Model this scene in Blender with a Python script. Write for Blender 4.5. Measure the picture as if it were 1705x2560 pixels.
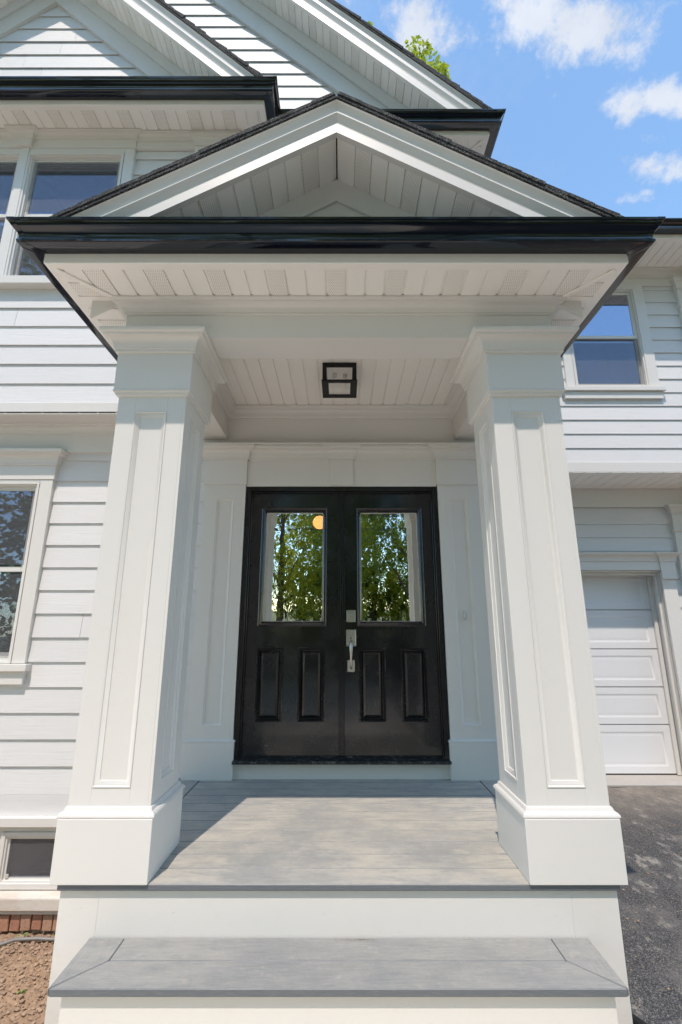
import bpy, bmesh, math, random
from mathutils import Vector, Matrix, noise as mnoise

S = bpy.context.scene
for o in list(bpy.data.objects):
    bpy.data.objects.remove(o)
COL = S.collection
R = math.radians

# ------------------------------------------------------------------ camera
cam = bpy.data.cameras.new("Camera")
cam.sensor_fit = 'VERTICAL'
cam.sensor_height = 36.0
cam.lens = 16.696
cam.clip_start = 0.05
cam.clip_end = 2000
cam_o = bpy.data.objects.new("Camera", cam)
cam_o.location = (-0.005, -3.86, 1.045)
cam_o.rotation_euler = (R(90 + 14.13), 0, 0)
COL.objects.link(cam_o)
S.camera = cam_o

# ------------------------------------------------------------------ light
SUN_DIR = Vector((0.225, 1.0, -2.0)).normalized()       # direction the light travels
SUN_EL = math.asin(-SUN_DIR.z)
SUN_AZ = math.atan2(-SUN_DIR.x, -SUN_DIR.y)
sun = bpy.data.lights.new("Sun", 'SUN')
sun.energy = 3.75
sun.angle = R(0.5)
sun.color = (1.0, 0.868, 0.765)
sun_o = bpy.data.objects.new("Sun", sun)
sun_o.rotation_euler = SUN_DIR.to_track_quat('-Z', 'Y').to_euler()
sun_o.location = (-4, -12, 22)
COL.objects.link(sun_o)

S.view_settings.view_transform = 'Standard'
S.view_settings.look = 'None'
S.view_settings.exposure = 0.07
S.view_settings.gamma = 1.0
S.view_settings.use_curve_mapping = False
S.render.engine = 'CYCLES'
S.cycles.max_bounces = 9
S.cycles.diffuse_bounces = 4
S.cycles.glossy_bounces = 5
S.cycles.transparent_max_bounces = 12
S.render.resolution_x = 682
S.render.resolution_y = 1024

def build_world():
    w = bpy.data.worlds.new("World")
    S.world = w
    w.use_nodes = True
    nt = w.node_tree
    N, L = nt.nodes, nt.links
    N.clear()
    out = N.new('ShaderNodeOutputWorld')
    bg = N.new('ShaderNodeBackground')
    bg.inputs['Strength'].default_value = 0.136
    L.new(bg.outputs[0], out.inputs[0])
    sky = N.new('ShaderNodeTexSky')
    sky.sky_type = 'NISHITA'
    sky.sun_disc = False
    sky.sun_elevation = SUN_EL
    sky.sun_rotation = SUN_AZ % (2 * math.pi)
    sky.air_density = 1.0
    sky.dust_density = 0.1
    sky.ozone_density = 1.6
    tc = N.new('ShaderNodeTexCoord')
    d = tc.outputs['Generated']

    def mth(op, a, b=None, c=None, clamp=False):
        n = N.new('ShaderNodeMath'); n.operation = op; n.use_clamp = clamp
        for i, v in enumerate((a, b, c)):
            if v is None: continue
            if isinstance(v, (int, float)): n.inputs[i].default_value = v
            else: L.new(v, n.inputs[i])
        return n.outputs[0]

    def dot(vec):
        n = N.new('ShaderNodeVectorMath'); n.operation = 'DOT_PRODUCT'
        L.new(d, n.inputs[0]); n.inputs[1].default_value = vec
        return n.outputs['Value']

    def noise(scale, detail=7, rough=0.58):
        n = N.new('ShaderNodeTexNoise')
        n.inputs['Scale'].default_value = scale
        n.inputs['Detail'].default_value = detail
        n.inputs['Roughness'].default_value = rough
        L.new(d, n.inputs['Vector'])
        return n.outputs['Fac']

    # fair-weather cumulus: puffs spread over the whole sky
    blobs = [  # direction, half width, half height (in radians), strength
        ((0.305, 0.478, 0.825), 0.125, 0.040, 1.0), ((0.385, 0.490, 0.785), 0.06, 0.024, 0.8),
        ((0.250, 0.462, 0.850), 0.07, 0.040, 0.85), ((0.445, 0.512, 0.735), 0.075, 0.024, 1.0),
        ((0.110, 0.500, 0.858), 0.066, 0.044, 1.0), ((0.020, 0.470, 0.880), 0.06, 0.03, 0.45),
        ((0.490, 0.560, 0.668), 0.050, 0.022, 0.85), ((0.470, 0.541, 0.700), 0.030, 0.012, 0.6),
        ((0.455, 0.603, 0.655), 0.050, 0.012, 0.5), ((0.470, 0.59, 0.655), 0.016, 0.008, 0.5)]
    rnd = random.Random(5)
    for i in range(9):
        az = rnd.uniform(0, 2 * math.pi)
        el = R(rnd.uniform(14, 70))
        v = (math.cos(el) * math.sin(az), math.cos(el) * math.cos(az), math.sin(el))
        if v[1] > 0.25 and abs(v[0]) < 0.75: continue
        blobs.append((v, rnd.uniform(.05, .16), rnd.uniform(.025, .06), rnd.uniform(.6, 1)))
    field = None
    for c, a, b, s in blobs:
        cv = Vector(c).normalized()
        u = (Vector((1, 0, 0)) - cv * cv.x).normalized()
        v = cv.cross(u)
        x = mth('DIVIDE', dot(u), a)
        y0 = dot(v)
        y = mth('DIVIDE', y0, b)
        r2 = mth('ADD', mth('MULTIPLY', x, x), mth('MULTIPLY', y, y))
        g = mth('MULTIPLY', mth('EXPONENT', mth('MULTIPLY', r2, -0.9)), s)
        front = mth('GREATER_THAN', dot(cv), 0.0)
        g = mth('MULTIPLY', g, front)
        field = g if field is None else mth('MAXIMUM', field, g)
    n1 = noise(20.0, 12, 0.66)
    n2 = noise(2.2, 5)
    f = mth('ADD', field, mth('MULTIPLY', mth('SUBTRACT', n1, 0.5), 2.0))
    f = mth('ADD', f, mth('MULTIPLY', mth('SUBTRACT', n2, 0.5), 0.4))
    mr = N.new('ShaderNodeMapRange'); mr.interpolation_type = 'SMOOTHSTEP'
    mr.inputs['From Min'].default_value = 0.36
    mr.inputs['From Max'].default_value = 0.98
    mr.inputs['To Max'].default_value = 0.80
    L.new(f, mr.inputs['Value'])
    # wispy thin veil
    n3 = noise(3.0, 8, 0.7)
    mv = N.new('ShaderNodeMapRange')
    mv.inputs['From Min'].default_value = 0.50
    mv.inputs['From Max'].default_value = 0.80
    mv.inputs['To Max'].default_value = 0.20
    L.new(n3, mv.inputs['Value'])
    mask = mth('MAXIMUM', mr.outputs[0], mv.outputs[0])
    cr = N.new('ShaderNodeMapRange')
    cr.inputs['From Min'].default_value = 0.3; cr.inputs['From Max'].default_value = 0.75
    cr.inputs['To Min'].default_value = 5.6; cr.inputs['To Max'].default_value = 7.0
    L.new(noise(9.0, 6), cr.inputs['Value'])
    cc = N.new('ShaderNodeCombineColor')
    L.new(mth('MULTIPLY', cr.outputs[0], 0.97), cc.inputs[0])
    L.new(mth('MULTIPLY', cr.outputs[0], 0.99), cc.inputs[1])
    L.new(mth('MULTIPLY', cr.outputs[0], 1.03), cc.inputs[2])
    mix = N.new('ShaderNodeMix'); mix.data_type = 'RGBA'
    L.new(mask, mix.inputs[0])
    gain = N.new('ShaderNodeMix'); gain.data_type = 'RGBA'; gain.blend_type = 'MULTIPLY'
    gain.inputs[0].default_value = 1.0
    gain.inputs[7].default_value = (2.26, 2.46, 2.36, 1)
    L.new(sky.outputs[0], gain.inputs[6])
    L.new(gain.outputs[2], mix.inputs[6])
    L.new(cc.outputs[0], mix.inputs[7])
    L.new(mix.outputs[2], bg.inputs['Color'])
build_world()

# ------------------------------------------------------------------ materials
MATS = {}
class Mat:
    """small helper round a Principled node tree in object space"""
    def __init__(self, name, color, rough=0.5, metal=0.0, spec=0.5, coat=0.0, coat_rough=0.05):
        m = bpy.data.materials.new(name); m.use_nodes = True
        self.m = m; self.nt = m.node_tree; self.N = self.nt.nodes; self.L = self.nt.links
        self.b = self.N['Principled BSDF']
        self.b.inputs['Base Color'].default_value = (*color, 1)
        self.b.inputs['Roughness'].default_value = rough
        self.b.inputs['Metallic'].default_value = metal
        self.b.inputs['Specular IOR Level'].default_value = spec
        self.b.inputs['Coat Weight'].default_value = coat
        self.b.inputs['Coat Roughness'].default_value = coat_rough
        self.color = color
        tc = self.N.new('ShaderNodeTexCoord')
        oi = self.N.new('ShaderNodeObjectInfo')
        self.rand = oi.outputs['Random']
        va = self.N.new('ShaderNodeVectorMath'); va.operation = 'ADD'
        mul = self.N.new('ShaderNodeMath'); mul.operation = 'MULTIPLY'; mul.inputs[1].default_value = 37.0
        self.L.new(self.rand, mul.inputs[0])
        self.L.new(tc.outputs['Object'], va.inputs[0])
        self.L.new(mul.outputs[0], va.inputs[1])
        self.vec = va.outputs[0]
        self.obj = tc.outputs['Object']
        self.pos = self.N.new('ShaderNodeNewGeometry').outputs['Position']
        MATS[name] = m
    def mth(self, op, a, b=None, clamp=False):
        n = self.N.new('ShaderNodeMath'); n.operation = op; n.use_clamp = clamp
        for i, v in enumerate((a, b)):
            if v is None: continue
            if isinstance(v, (int, float)): n.inputs[i].default_value = v
            else: self.L.new(v, n.inputs[i])
        return n.outputs[0]
    def noise(self, scale, stretch=(1, 1, 1), detail=5, rough=0.6, world=False):
        mp = self.N.new('ShaderNodeMapping'); mp.inputs['Scale'].default_value = stretch
        self.L.new(self.pos if world else self.vec, mp.inputs['Vector'])
        n = self.N.new('ShaderNodeTexNoise')
        n.inputs['Scale'].default_value = scale
        n.inputs['Detail'].default_value = detail
        n.inputs['Roughness'].default_value = rough
        self.L.new(mp.outputs[0], n.inputs['Vector'])
        return n.outputs['Fac']
    def voronoi(self, scale, stretch=(1, 1, 1), feature='F1', out='Distance'):
        mp = self.N.new('ShaderNodeMapping'); mp.inputs['Scale'].default_value = stretch
        self.L.new(self.vec, mp.inputs['Vector'])
        n = self.N.new('ShaderNodeTexVoronoi'); n.feature = feature
        n.inputs['Scale'].default_value = scale
        self.L.new(mp.outputs[0], n.inputs['Vector'])
        return n.outputs[out]
    def ramp(self, fac, a, b, lo=0.0, hi=1.0, smooth=True):
        n = self.N.new('ShaderNodeMapRange')
        if smooth: n.interpolation_type = 'SMOOTHSTEP'
        n.inputs['From Min'].default_value = a; n.inputs['From Max'].default_value = b
        n.inputs['To Min'].default_value = lo; n.inputs['To Max'].default_value = hi
        self.L.new(fac, n.inputs['Value'])
        return n.outputs[0]
    def mix(self, fac, c1, c2, mode='MIX'):
        n = self.N.new('ShaderNodeMix'); n.data_type = 'RGBA'; n.blend_type = mode
        if isinstance(fac, (int, float)): n.inputs[0].default_value = fac
        else: self.L.new(fac, n.inputs[0])
        for i, c in ((6, c1), (7, c2)):
            if isinstance(c, tuple): n.inputs[i].default_value = (*c, 1)
            else: self.L.new(c, n.inputs[i])
        return n.outputs[2]
    def col(self, sock): self.L.new(sock, self.b.inputs['Base Color'])
    def rgh(self, sock): self.L.new(sock, self.b.inputs['Roughness'])
    def bump(self, h, strength=0.3, dist=0.005):
        n = self.N.new('ShaderNodeBump')
        n.inputs['Strength'].default_value = strength
        n.inputs['Distance'].default_value = dist
        self.L.new(h, n.inputs['Height'])
        self.L.new(n.outputs[0], self.b.inputs['Normal'])

def make_materials():
    t = Mat('white_trim', (0.77, 0.765, 0.745), 0.38)
    dirt = t.ramp(t.noise(1.3, (1, 1, 1), 6, 0.65, True), 0.46, 0.8, 0, 0.14)
    fine = t.ramp(t.noise(40, (1, 1, 1), 3), 0.3, 0.7, 0, 0.05)
    c = t.mix(dirt, (0.725, 0.71, 0.675), (0.66, 0.63, 0.58))
    sz = t.N.new('ShaderNodeSeparateXYZ'); t.L.new(t.obj, sz.inputs[0])
    low = t.ramp(sz.outputs[2], -.55, .20, 1, 0)
    spl = t.mth('MULTIPLY', low, t.ramp(t.noise(8, (1, 1, 1.6), 8, 0.75, True), 0.52, 0.72, 0, 0.22))
    c = t.mix(spl, c, (0.55, 0.49, 0.41))
    speck = t.ramp(t.noise(85, (1, 1, 1), 2, 0.5, True), 0.735, 0.77, 0, 0.30)
    c = t.mix(speck, c, (0.42, 0.38, 0.32))
    t.col(t.mix(fine, c, (0.6, 0.6, 0.6)))
    t.bump(t.noise(26, (1, 1, 1), 3), 0.06, 0.004)

    t = Mat('siding', (0.70, 0.705, 0.71), 0.55)
    g = t.noise(3.0, (1.2, 1, 26), 6, 0.6)
    g2 = t.noise(14.0, (1.0, 1, 14), 5, 0.6)
    tone = t.ramp(t.rand, 0, 1, 0.0, 0.9)
    c = t.mix(tone, (0.74, 0.74, 0.74), (0.70, 0.70, 0.70))
    c = t.mix(t.ramp(g, 0.42, 0.75, 0, 0.18), c, (0.60, 0.60, 0.60))
    c = t.mix(t.ramp(t.noise(2.2, (1, 1, 1), 6, 0.7), 0.5, 0.85, 0, 0.20), c, (0.56, 0.55, 0.52))
    t.col(c)
    t.bump(t.mth('ADD', g, t.mth('MULTIPLY', g2, 0.5)), 0.30, 0.006)

    t = Mat('vinyl', (0.78, 0.77, 0.74), 0.4)
    t.col(t.mix(t.ramp(t.noise(3, (1, 1, 1), 5), 0.4, 0.8, 0, 0.25), (0.92, 0.90, 0.85), (0.87, 0.84, 0.78)))  # bounce light put into the colour: undersides paler and creamier than the trim
    t.bump(t.noise(5, (1, 1, 1), 2), 0.08, 0.01)

    t = Mat('garage_white', (0.76, 0.765, 0.775), 0.4)
    # perforated vinyl: staggered rows of punched holes about 9 mm apart
    t = Mat('vinyl_vented', (0.78, 0.77, 0.74), 0.4)
    sx = t.N.new('ShaderNodeSeparateXYZ'); t.L.new(t.obj, sx.inputs[0])
    P = 0.0115
    u = t.mth('DIVIDE', sx.outputs[0], P)
    v = t.mth('DIVIDE', sx.outputs[1], P)
    row = t.mth('FLOOR', v)
    odd = t.mth('MULTIPLY', t.mth('MODULO', t.mth('ABSOLUTE', row), 2), 0.5)
    fu = t.mth('SUBTRACT', t.mth('FRACT', t.mth('ADD', u, odd)), 0.5)
    fv = t.mth('SUBTRACT', t.mth('FRACT', v), 0.5)
    r = t.mth('SQRT', t.mth('ADD', t.mth('MULTIPLY', fu, fu), t.mth('MULTIPLY', fv, fv)))
    hole = t.ramp(r, 0.17, 0.27, 1, 0)
    t.col(t.mix(hole, (0.89, 0.865, 0.81), (0.50, 0.485, 0.45)))

    t = Mat('gutter_black', (0.004, 0.005, 0.011), 0.10, 0, 0.45, 0.6, 0.03)
    t.rgh(t.ramp(t.noise(6, (1, 1, 1), 4), 0.35, 0.75, 0.07, 0.16))
    t.bump(t.noise(2.0, (1, 1, 1), 2), 0.02, 0.02)

    t = Mat('shingle', (0.03, 0.03, 0.033), 0.9)
    sp = t.voronoi(260, (1, 1, 1), 'F1', 'Color')
    bw = t.N.new('ShaderNodeSeparateColor'); t.L.new(sp, bw.inputs[0])
    c = t.mix(t.ramp(bw.outputs[0], 0.62, 0.95), (0.014, 0.015, 0.019), (0.20, 0.21, 0.20))
    t.col(t.mix(t.ramp(t.noise(12, (1, 1, 1), 4), 0.4, 0.7, 0, 0.6), c, (0.012, 0.012, 0.014)))
    t.bump(bw.outputs[1], 0.8, 0.006)

    t = Mat('door_black', (0.005, 0.005, 0.006), 0.30, 0, 0.45, 0.55, 0.07)
    grain = t.noise(9, (14, 14, 1.0), 5)
    dust = t.ramp(t.noise(130, (1, 1, 1), 2), 0.60, 0.70)
    sz = t.N.new('ShaderNodeSeparateXYZ'); t.L.new(t.obj, sz.inputs[0])
    low = t.ramp(sz.outputs[2], 0.15, 1.05, 1.0, 0.16)
    pat = t.ramp(t.noise(5, (1, 1, 1), 5, 0.65, True), 0.42, 0.66)
    dd = t.mth('MULTIPLY', t.mth('MULTIPLY', dust, low), pat)
    film = t.mth('MULTIPLY', t.ramp(t.noise(2.4, (1, 1, 1), 6, 0.65, True), 0.45, 0.85, 0, 0.035), low)
    c = t.mix(film, (0.0065, 0.0065, 0.008), (0.22, 0.21, 0.19))
    t.col(t.mix(t.mth('MULTIPLY', dd, 0.35), c, (0.45, 0.44, 0.40)))
    t.rgh(t.ramp(t.noise(4, (1, 1, 1), 5), 0.3, 0.7, 0.12, 0.36))
    t.bump(grain, 0.10, 0.003)

    t = Mat('door_frame_black', (0.006, 0.006, 0.007), 0.18, 0, 0.5)
    t.col(t.mix(t.ramp(t.noise(60, (1, 1, 1), 4), 0.6, 0.75, 0, 0.2), (0.008, 0.008, 0.009), (0.2, 0.19, 0.17)))

    t = Mat('sill_metal', (0.03, 0.032, 0.03), 0.42, 0.2)
    t.col(t.mix(t.ramp(t.noise(30, (1, 1, 1), 6, 0.7), 0.5, 0.72, 0, 0.75), (0.014, 0.016, 0.018), (0.22, 0.21, 0.19)))

    t = Mat('nickel', (0.62, 0.59, 0.53), 0.32, 1.0)
    t.bump(t.noise(60, (8, 8, 1), 3), 0.05, 0.001)
    Mat('dark_hole', (0.01, 0.01, 0.01), 0.8)

    for dname, dust_k, tk in (('deck', 0.95, 1.0), ('deck_tread', 0.35, 0.80)):
        t = Mat(dname, (0.36, 0.34, 0.32), 0.62)
        g = t.noise(9, (1.0, 22, 22), 8, 0.70)
        g2 = t.noise(30, (1.0, 12, 12), 6, 0.70)
        mott = t.noise(26, (1, 1.5, 1), 7, 0.75, True)
        tone = t.ramp(t.rand, 0, 1, 0, 1)
        c = t.mix(tone, (0.305 * tk, 0.315 * tk, 0.305 * tk), (0.355 * tk, 0.355 * tk, 0.33 * tk))
        c = t.mix(t.ramp(g, 0.40, 0.66, 0, 0.55), c, (0.205 * tk, 0.215 * tk, 0.215 * tk))
        c = t.mix(t.ramp(g2, 0.52, 0.66, 0, 0.5), c, (0.42 * tk, 0.40 * tk, 0.365 * tk))
        c = t.mix(t.ramp(mott, 0.50, 0.64, 0, 0.35), c, (0.24 * tk, 0.25 * tk, 0.26 * tk))
        big = t.noise(1.5, (1, 1, 1), 9, 0.70, True)
        streak = t.noise(5.0, (1.0, 3.2, 1), 10, 0.76, True)
        dm = t.mth('MULTIPLY', t.ramp(big, 0.34, 0.56), t.ramp(streak, 0.36, 0.58, 0.15, 1))
        c = t.mix(t.mth('MULTIPLY', dm, 0.66 * dust_k), c, (0.545, 0.505, 0.42))
        spot = t.noise(13, (1, 1.8, 1), 9, 0.80, True)
        c = t.mix(t.ramp(spot, 0.56, 0.66, 0, 0.55 * dust_k), c, (0.62, 0.545, 0.455))
        c = t.mix(t.ramp(t.noise(90, (0.6, 1.4, 1), 5, 0.75, True), 0.60, 0.68, 0, 0.45 * dust_k), c, (0.66, 0.61, 0.54))
        blot = t.noise(3.1, (1, 1, 1), 4, 0.6, True)
        c = t.mix(t.mth('MULTIPLY', t.ramp(blot, 0.66, 0.74), 0.22), c, (0.58, 0.47, 0.34))
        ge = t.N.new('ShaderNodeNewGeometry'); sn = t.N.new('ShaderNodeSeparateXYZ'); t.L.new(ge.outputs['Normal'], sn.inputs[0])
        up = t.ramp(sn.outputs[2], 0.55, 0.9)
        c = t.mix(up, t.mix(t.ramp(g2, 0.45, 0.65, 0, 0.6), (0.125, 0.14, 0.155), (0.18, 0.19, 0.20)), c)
        t.col(c)
        t.rgh(t.ramp(big, 0.3, 0.7, 0.5, 0.75))
        t.bump(t.mth('ADD', g, g2), 0.25, 0.002)

    t = Mat('asphalt', (0.05, 0.05, 0.05), 0.85)
    vc = t.voronoi(230, (1, 1, 1), 'F1', 'Color')
    sp = t.N.new('ShaderNodeSeparateColor'); t.L.new(vc, sp.inputs[0])
    c = t.mix(t.ramp(sp.outputs[0], 0.35, 0.98), (0.034, 0.034, 0.036), (0.15, 0.15, 0.15))
    c = t.mix(t.ramp(sp.outputs[1], 0.93, 0.97), c, (0.28, 0.25, 0.20))
    dust = t.noise(1.9, (1.5, 0.8, 1), 8, 0.72)
    c = t.mix(t.ramp(dust, 0.44, 0.66, 0, 0.6), c, (0.22, 0.205, 0.185))
    d2 = t.noise(4.5, (1.6, 0.9, 1), 9, 0.78)
    c = t.mix(t.ramp(d2, 0.54, 0.65, 0, 0.75), c, (0.40, 0.375, 0.33))
    sy = t.N.new('ShaderNodeSeparateXYZ'); t.L.new(t.obj, sy.inputs[0])
    edge = t.mth('MULTIPLY', t.ramp(sy.outputs[1], 0.4, 1.75), t.ramp(d2, 0.3, 0.6, 0.35, 1))
    c = t.mix(t.mth('MULTIPLY', edge, 0.75), c, (0.33, 0.285, 0.235))
    t.col(c)
    t.bump(sp.outputs[2], 0.9, 0.008)

    t = Mat('dirt', (0.25, 0.17, 0.11), 0.95)
    n = t.noise(2.2, (1, 1, 1), 7, 0.65)
    f = t.noise(38, (1, 1, 1), 6, 0.7)
    c = t.mix(t.ramp(n, 0.35, 0.65), (0.42, 0.285, 0.185), (0.33, 0.225, 0.15))
    c = t.mix(t.ramp(f, 0.40, 0.68, 0, 0.75), c, (0.22, 0.15, 0.10))
    c = t.mix(t.ramp(t.noise(5, (1, 1, 1), 5, 0.6), 0.62, 0.74, 0, 0.7), c, (0.47, 0.27, 0.12))
    c = t.mix(t.ramp(t.noise(90, (1, 1, 1), 3), 0.62, 0.75, 0, 0.7), c, (0.45, 0.37, 0.29))
    grassn = t.noise(0.6, (1, 1, 1), 5)
    sy = t.N.new('ShaderNodeSeparateXYZ'); t.L.new(t.obj, sy.inputs[0])
    far = t.ramp(t.mth('ADD', sy.outputs[1], t.mth('MULTIPLY', grassn, 3.0)), -13.0, -10.0, 1, 0)
    c = t.mix(far, c, t.mix(f, (0.10, 0.12, 0.035), (0.16, 0.15, 0.06)))
    t.col(c)
    t.bump(f, 0.8, 0.012)

    t = Mat('clod', (0.3, 0.21, 0.15), 0.95)
    c = t.mix(t.ramp(t.noise(25, (1, 1, 1), 2), 0.35, 0.65), (0.44, 0.31, 0.21), (0.29, 0.20, 0.14))
    t.col(t.mix(t.ramp(t.noise(60, (1, 1, 1), 4), 0.4, 0.7), c, (0.34, 0.25, 0.18)))
    t.bump(t.noise(70, (1, 1, 1), 4), 0.7, 0.006)

    t = Mat('brick', (0.36, 0.17, 0.10), 0.85)
    c = t.mix(t.ramp(t.rand, 0, 1), (0.40, 0.19, 0.12), (0.47, 0.28, 0.19))
    c = t.mix(t.ramp(t.noise(22, (1, 1, 1), 6, 0.7), 0.45, 0.75, 0, 0.7), c, (0.45, 0.32, 0.22))
    t.col(t.mix(t.ramp(t.noise(70, (1, 1, 1), 4), 0.55, 0.7, 0, 0.6), c, (0.17, 0.08, 0.06)))
    t.bump(t.noise(50, (1, 1, 1), 5), 0.6, 0.006)
    t = Mat('mortar', (0.42, 0.37, 0.31), 0.95)
    t.bump(t.noise(90, (1, 1, 1), 4), 0.9, 0.006)
    t = Mat('limestone', (0.62, 0.57, 0.50), 0.8)
    c = t.mix(t.ramp(t.noise(6, (1, 1, 3), 6, 0.7), 0.4, 0.7), (0.68, 0.64, 0.575), (0.58, 0.51, 0.43))
    t.col(t.mix(t.ramp(t.noise(28, (1, 1, 4), 5, 0.7), 0.62, 0.70, 0, 0.6), c, (0.33, 0.24, 0.18)))
    t.bump(t.noise(40, (1, 1, 1), 5), 0.3, 0.004)
    t = Mat('concrete', (0.42, 0.39, 0.35), 0.9)
    t.col(t.mix(t.noise(7, (1, 1, 1), 6, 0.7), (0.80, 0.70, 0.56), (0.70, 0.60, 0.48)))  # pale warm colour chosen so the front pad throws light upward
    t.bump(t.noise(60, (1, 1, 1), 4), 0.4, 0.004)

    t = Mat('apron', (0.40, 0.38, 0.35), 0.9)
    t.col(t.mix(t.noise(7, (1, 1, 1), 6, 0.7), (0.46, 0.44, 0.41), (0.34, 0.32, 0.29)))
    # glazing: coated double glazing seen as mirror-like reflection over a view inside
    def glass(name, refl, rough, tint, wav, wscale):
        m = bpy.data.materials.new(name); m.use_nodes = True
        nt = m.node_tree; N, L = nt.nodes, nt.links; N.clear()
        out = N.new('ShaderNodeOutputMaterial')
        gl = N.new('ShaderNodeBsdfGlossy'); gl.inputs['Roughness'].default_value = rough
        gl.inputs['Color'].default_value = (*tint, 1)
        tr = N.new('ShaderNodeBsdfTransparent'); tr.inputs['Color'].default_value = (0.86, 0.88, 0.87, 1) if refl > .1 else (1, 1, 1, 1)
        lw = N.new('ShaderNodeLayerWeight'); lw.inputs['Blend'].default_value = 0.5
        pw = N.new('ShaderNodeMath'); pw.operation = 'POWER'; pw.inputs[1].default_value = 5.0
        L.new(lw.outputs['Facing'], pw.inputs[0])
        mr = N.new('ShaderNodeMapRange'); mr.inputs['To Min'].default_value = refl; mr.inputs['To Max'].default_value = 1.0
        L.new(pw.outputs[0], mr.inputs['Value'])
        mx = N.new('ShaderNodeMixShader')
        L.new(mr.outputs[0], mx.inputs[0]); L.new(tr.outputs[0], mx.inputs[1]); L.new(gl.outputs[0], mx.inputs[2])
        L.new(mx.outputs[0], out.inputs[0])
        tc = N.new('ShaderNodeTexCoord'); no = N.new('ShaderNodeTexNoise')
        no.inputs['Scale'].default_value = wscale; no.inputs['Detail'].default_value = 2
        L.new(tc.outputs['Object'], no.inputs['Vector'])
        bp = N.new('ShaderNodeBump'); bp.inputs['Strength'].default_value = wav; bp.inputs['Distance'].default_value = 0.01
        L.new(no.outputs['Fac'], bp.inputs['Height']); L.new(bp.outputs[0], gl.inputs['Normal'])
        MATS[name] = m
    glass('door_glass', 0.72, 0.0, (1.0, 1.0, 0.94), 0.03, 11.0)
    glass('window_glass', 0.40, 0.0, (0.55, 0.62, 0.76), 0.02, 3.0)
    glass('lamp_glass', 0.05, 0.0, (1, 1, 1), 0.0, 1.0)

    m = bpy.data.materials.new('insect_screen'); m.use_nodes = True
    nt = m.node_tree; N, L = nt.nodes, nt.links; N.clear()
    out = N.new('ShaderNodeOutputMaterial'); df = N.new('ShaderNodeBsdfDiffuse')
    df.inputs['Color'].default_value = (0.16, 0.165, 0.18, 1)
    tr = N.new('ShaderNodeBsdfTransparent'); mx = N.new('ShaderNodeMixShader')
    tc = N.new('ShaderNodeTexCoord'); no = N.new('ShaderNodeTexNoise'); no.inputs['Scale'].default_value = 160
    mr = N.new('ShaderNodeMapRange'); mr.inputs['To Min'].default_value = 0.10; mr.inputs['To Max'].default_value = 0.46
    L.new(tc.outputs['Object'], no.inputs['Vector']); L.new(no.outputs['Fac'], mr.inputs['Value'])
    L.new(mr.outputs[0], mx.inputs[0]); L.new(tr.outputs[0], mx.inputs[1]); L.new(df.outputs[0], mx.inputs[2])
    L.new(mx.outputs[0], out.inputs[0]); MATS['insect_screen'] = m

    t = Mat('room', (0.09, 0.085, 0.08), 0.9)
    t = Mat('hall_wall', (0.50, 0.36, 0.17), 0.9)
    t = Mat('stair_wood', (0.20, 0.095, 0.035), 0.4)
    t.col(t.mix(t.noise(6, (2, 14, 14), 5), (0.26, 0.13, 0.05), (0.13, 0.06, 0.025)))
    t = Mat('stair_dark', (0.02, 0.012, 0.008), 0.4)
    t = Mat('lamp_black', (0.004, 0.004, 0.0045), 0.25, 0, 0.3)
    t = Mat('pvc_grey', (0.36, 0.37, 0.38), 0.45)
    t.col(t.mix(t.noise(18, (1, 1, 1), 5), (0.22, 0.225, 0.23), (0.19, 0.17, 0.15)))
    t = Mat('black_plastic', (0.012, 0.012, 0.013), 0.5)
    t = Mat('porcelain', (0.55, 0.54, 0.5), 0.3)
    t = Mat('reflector', (0.86, 0.85, 0.80), 0.4)
    t = Mat('button', (0.62, 0.63, 0.65), 0.3)
    t = Mat('bark', (0.10, 0.075, 0.055), 0.95)
    t.bump(t.noise(14, (1, 1, 0.2), 6), 0.9, 0.05)
    t = Mat('wood_pole', (0.16, 0.12, 0.09), 0.9)
    t = Mat('wire', (0.03, 0.03, 0.03), 0.5)
    t = Mat('straw', (0.55, 0.36, 0.16), 0.8)
    def leaf(name, a, b, trans):
        m = bpy.data.materials.new(name); m.use_nodes = True
        nt = m.node_tree; N, L = nt.nodes, nt.links
        bs = N['Principled BSDF']; bs.inputs['Roughness'].default_value = 0.5
        out = N['Material Output']
        g = N.new('ShaderNodeNewGeometry')
        mx = N.new('ShaderNodeMix'); mx.data_type = 'RGBA'
        mx.inputs[6].default_value = (*a, 1); mx.inputs[7].default_value = (*b, 1)
        L.new(g.outputs['Random Per Island'], mx.inputs[0])
        L.new(mx.outputs[2], bs.inputs['Base Color'])
        tl = N.new('ShaderNodeBsdfTranslucent'); L.new(mx.outputs[2], tl.inputs['Color'])
        ms = N.new('ShaderNodeMixShader'); ms.inputs[0].default_value = trans
        L.new(bs.outputs[0], ms.inputs[1]); L.new(tl.outputs[0], ms.inputs[2]); L.new(ms.outputs[0], out.inputs[0])
        MATS[name] = m
    leaf('leaf_lime', (0.30, 0.38, 0.025), (0.42, 0.46, 0.04), 0.55)
    leaf('leaf_spring', (0.30, 0.37, 0.035), (0.46, 0.46, 0.05), 0.68)
    leaf('leaf_deep', (0.10, 0.18, 0.03), (0.24, 0.32, 0.05), 0.6)
    leaf('leaf_weed', (0.10, 0.25, 0.02), (0.16, 0.32, 0.03), 0.3)
    m = bpy.data.materials.new('globe_glow'); m.use_nodes = True
    b = m.node_tree.nodes['Principled BSDF']
    b.inputs['Base Color'].default_value = (0.8, 0.5, 0.25, 1)
    b.inputs['Emission Color'].default_value = (1.0, 0.42, 0.13, 1)
    b.inputs['Emission Strength'].default_value = 5.0
    MATS['globe_glow'] = m
make_materials()

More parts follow.
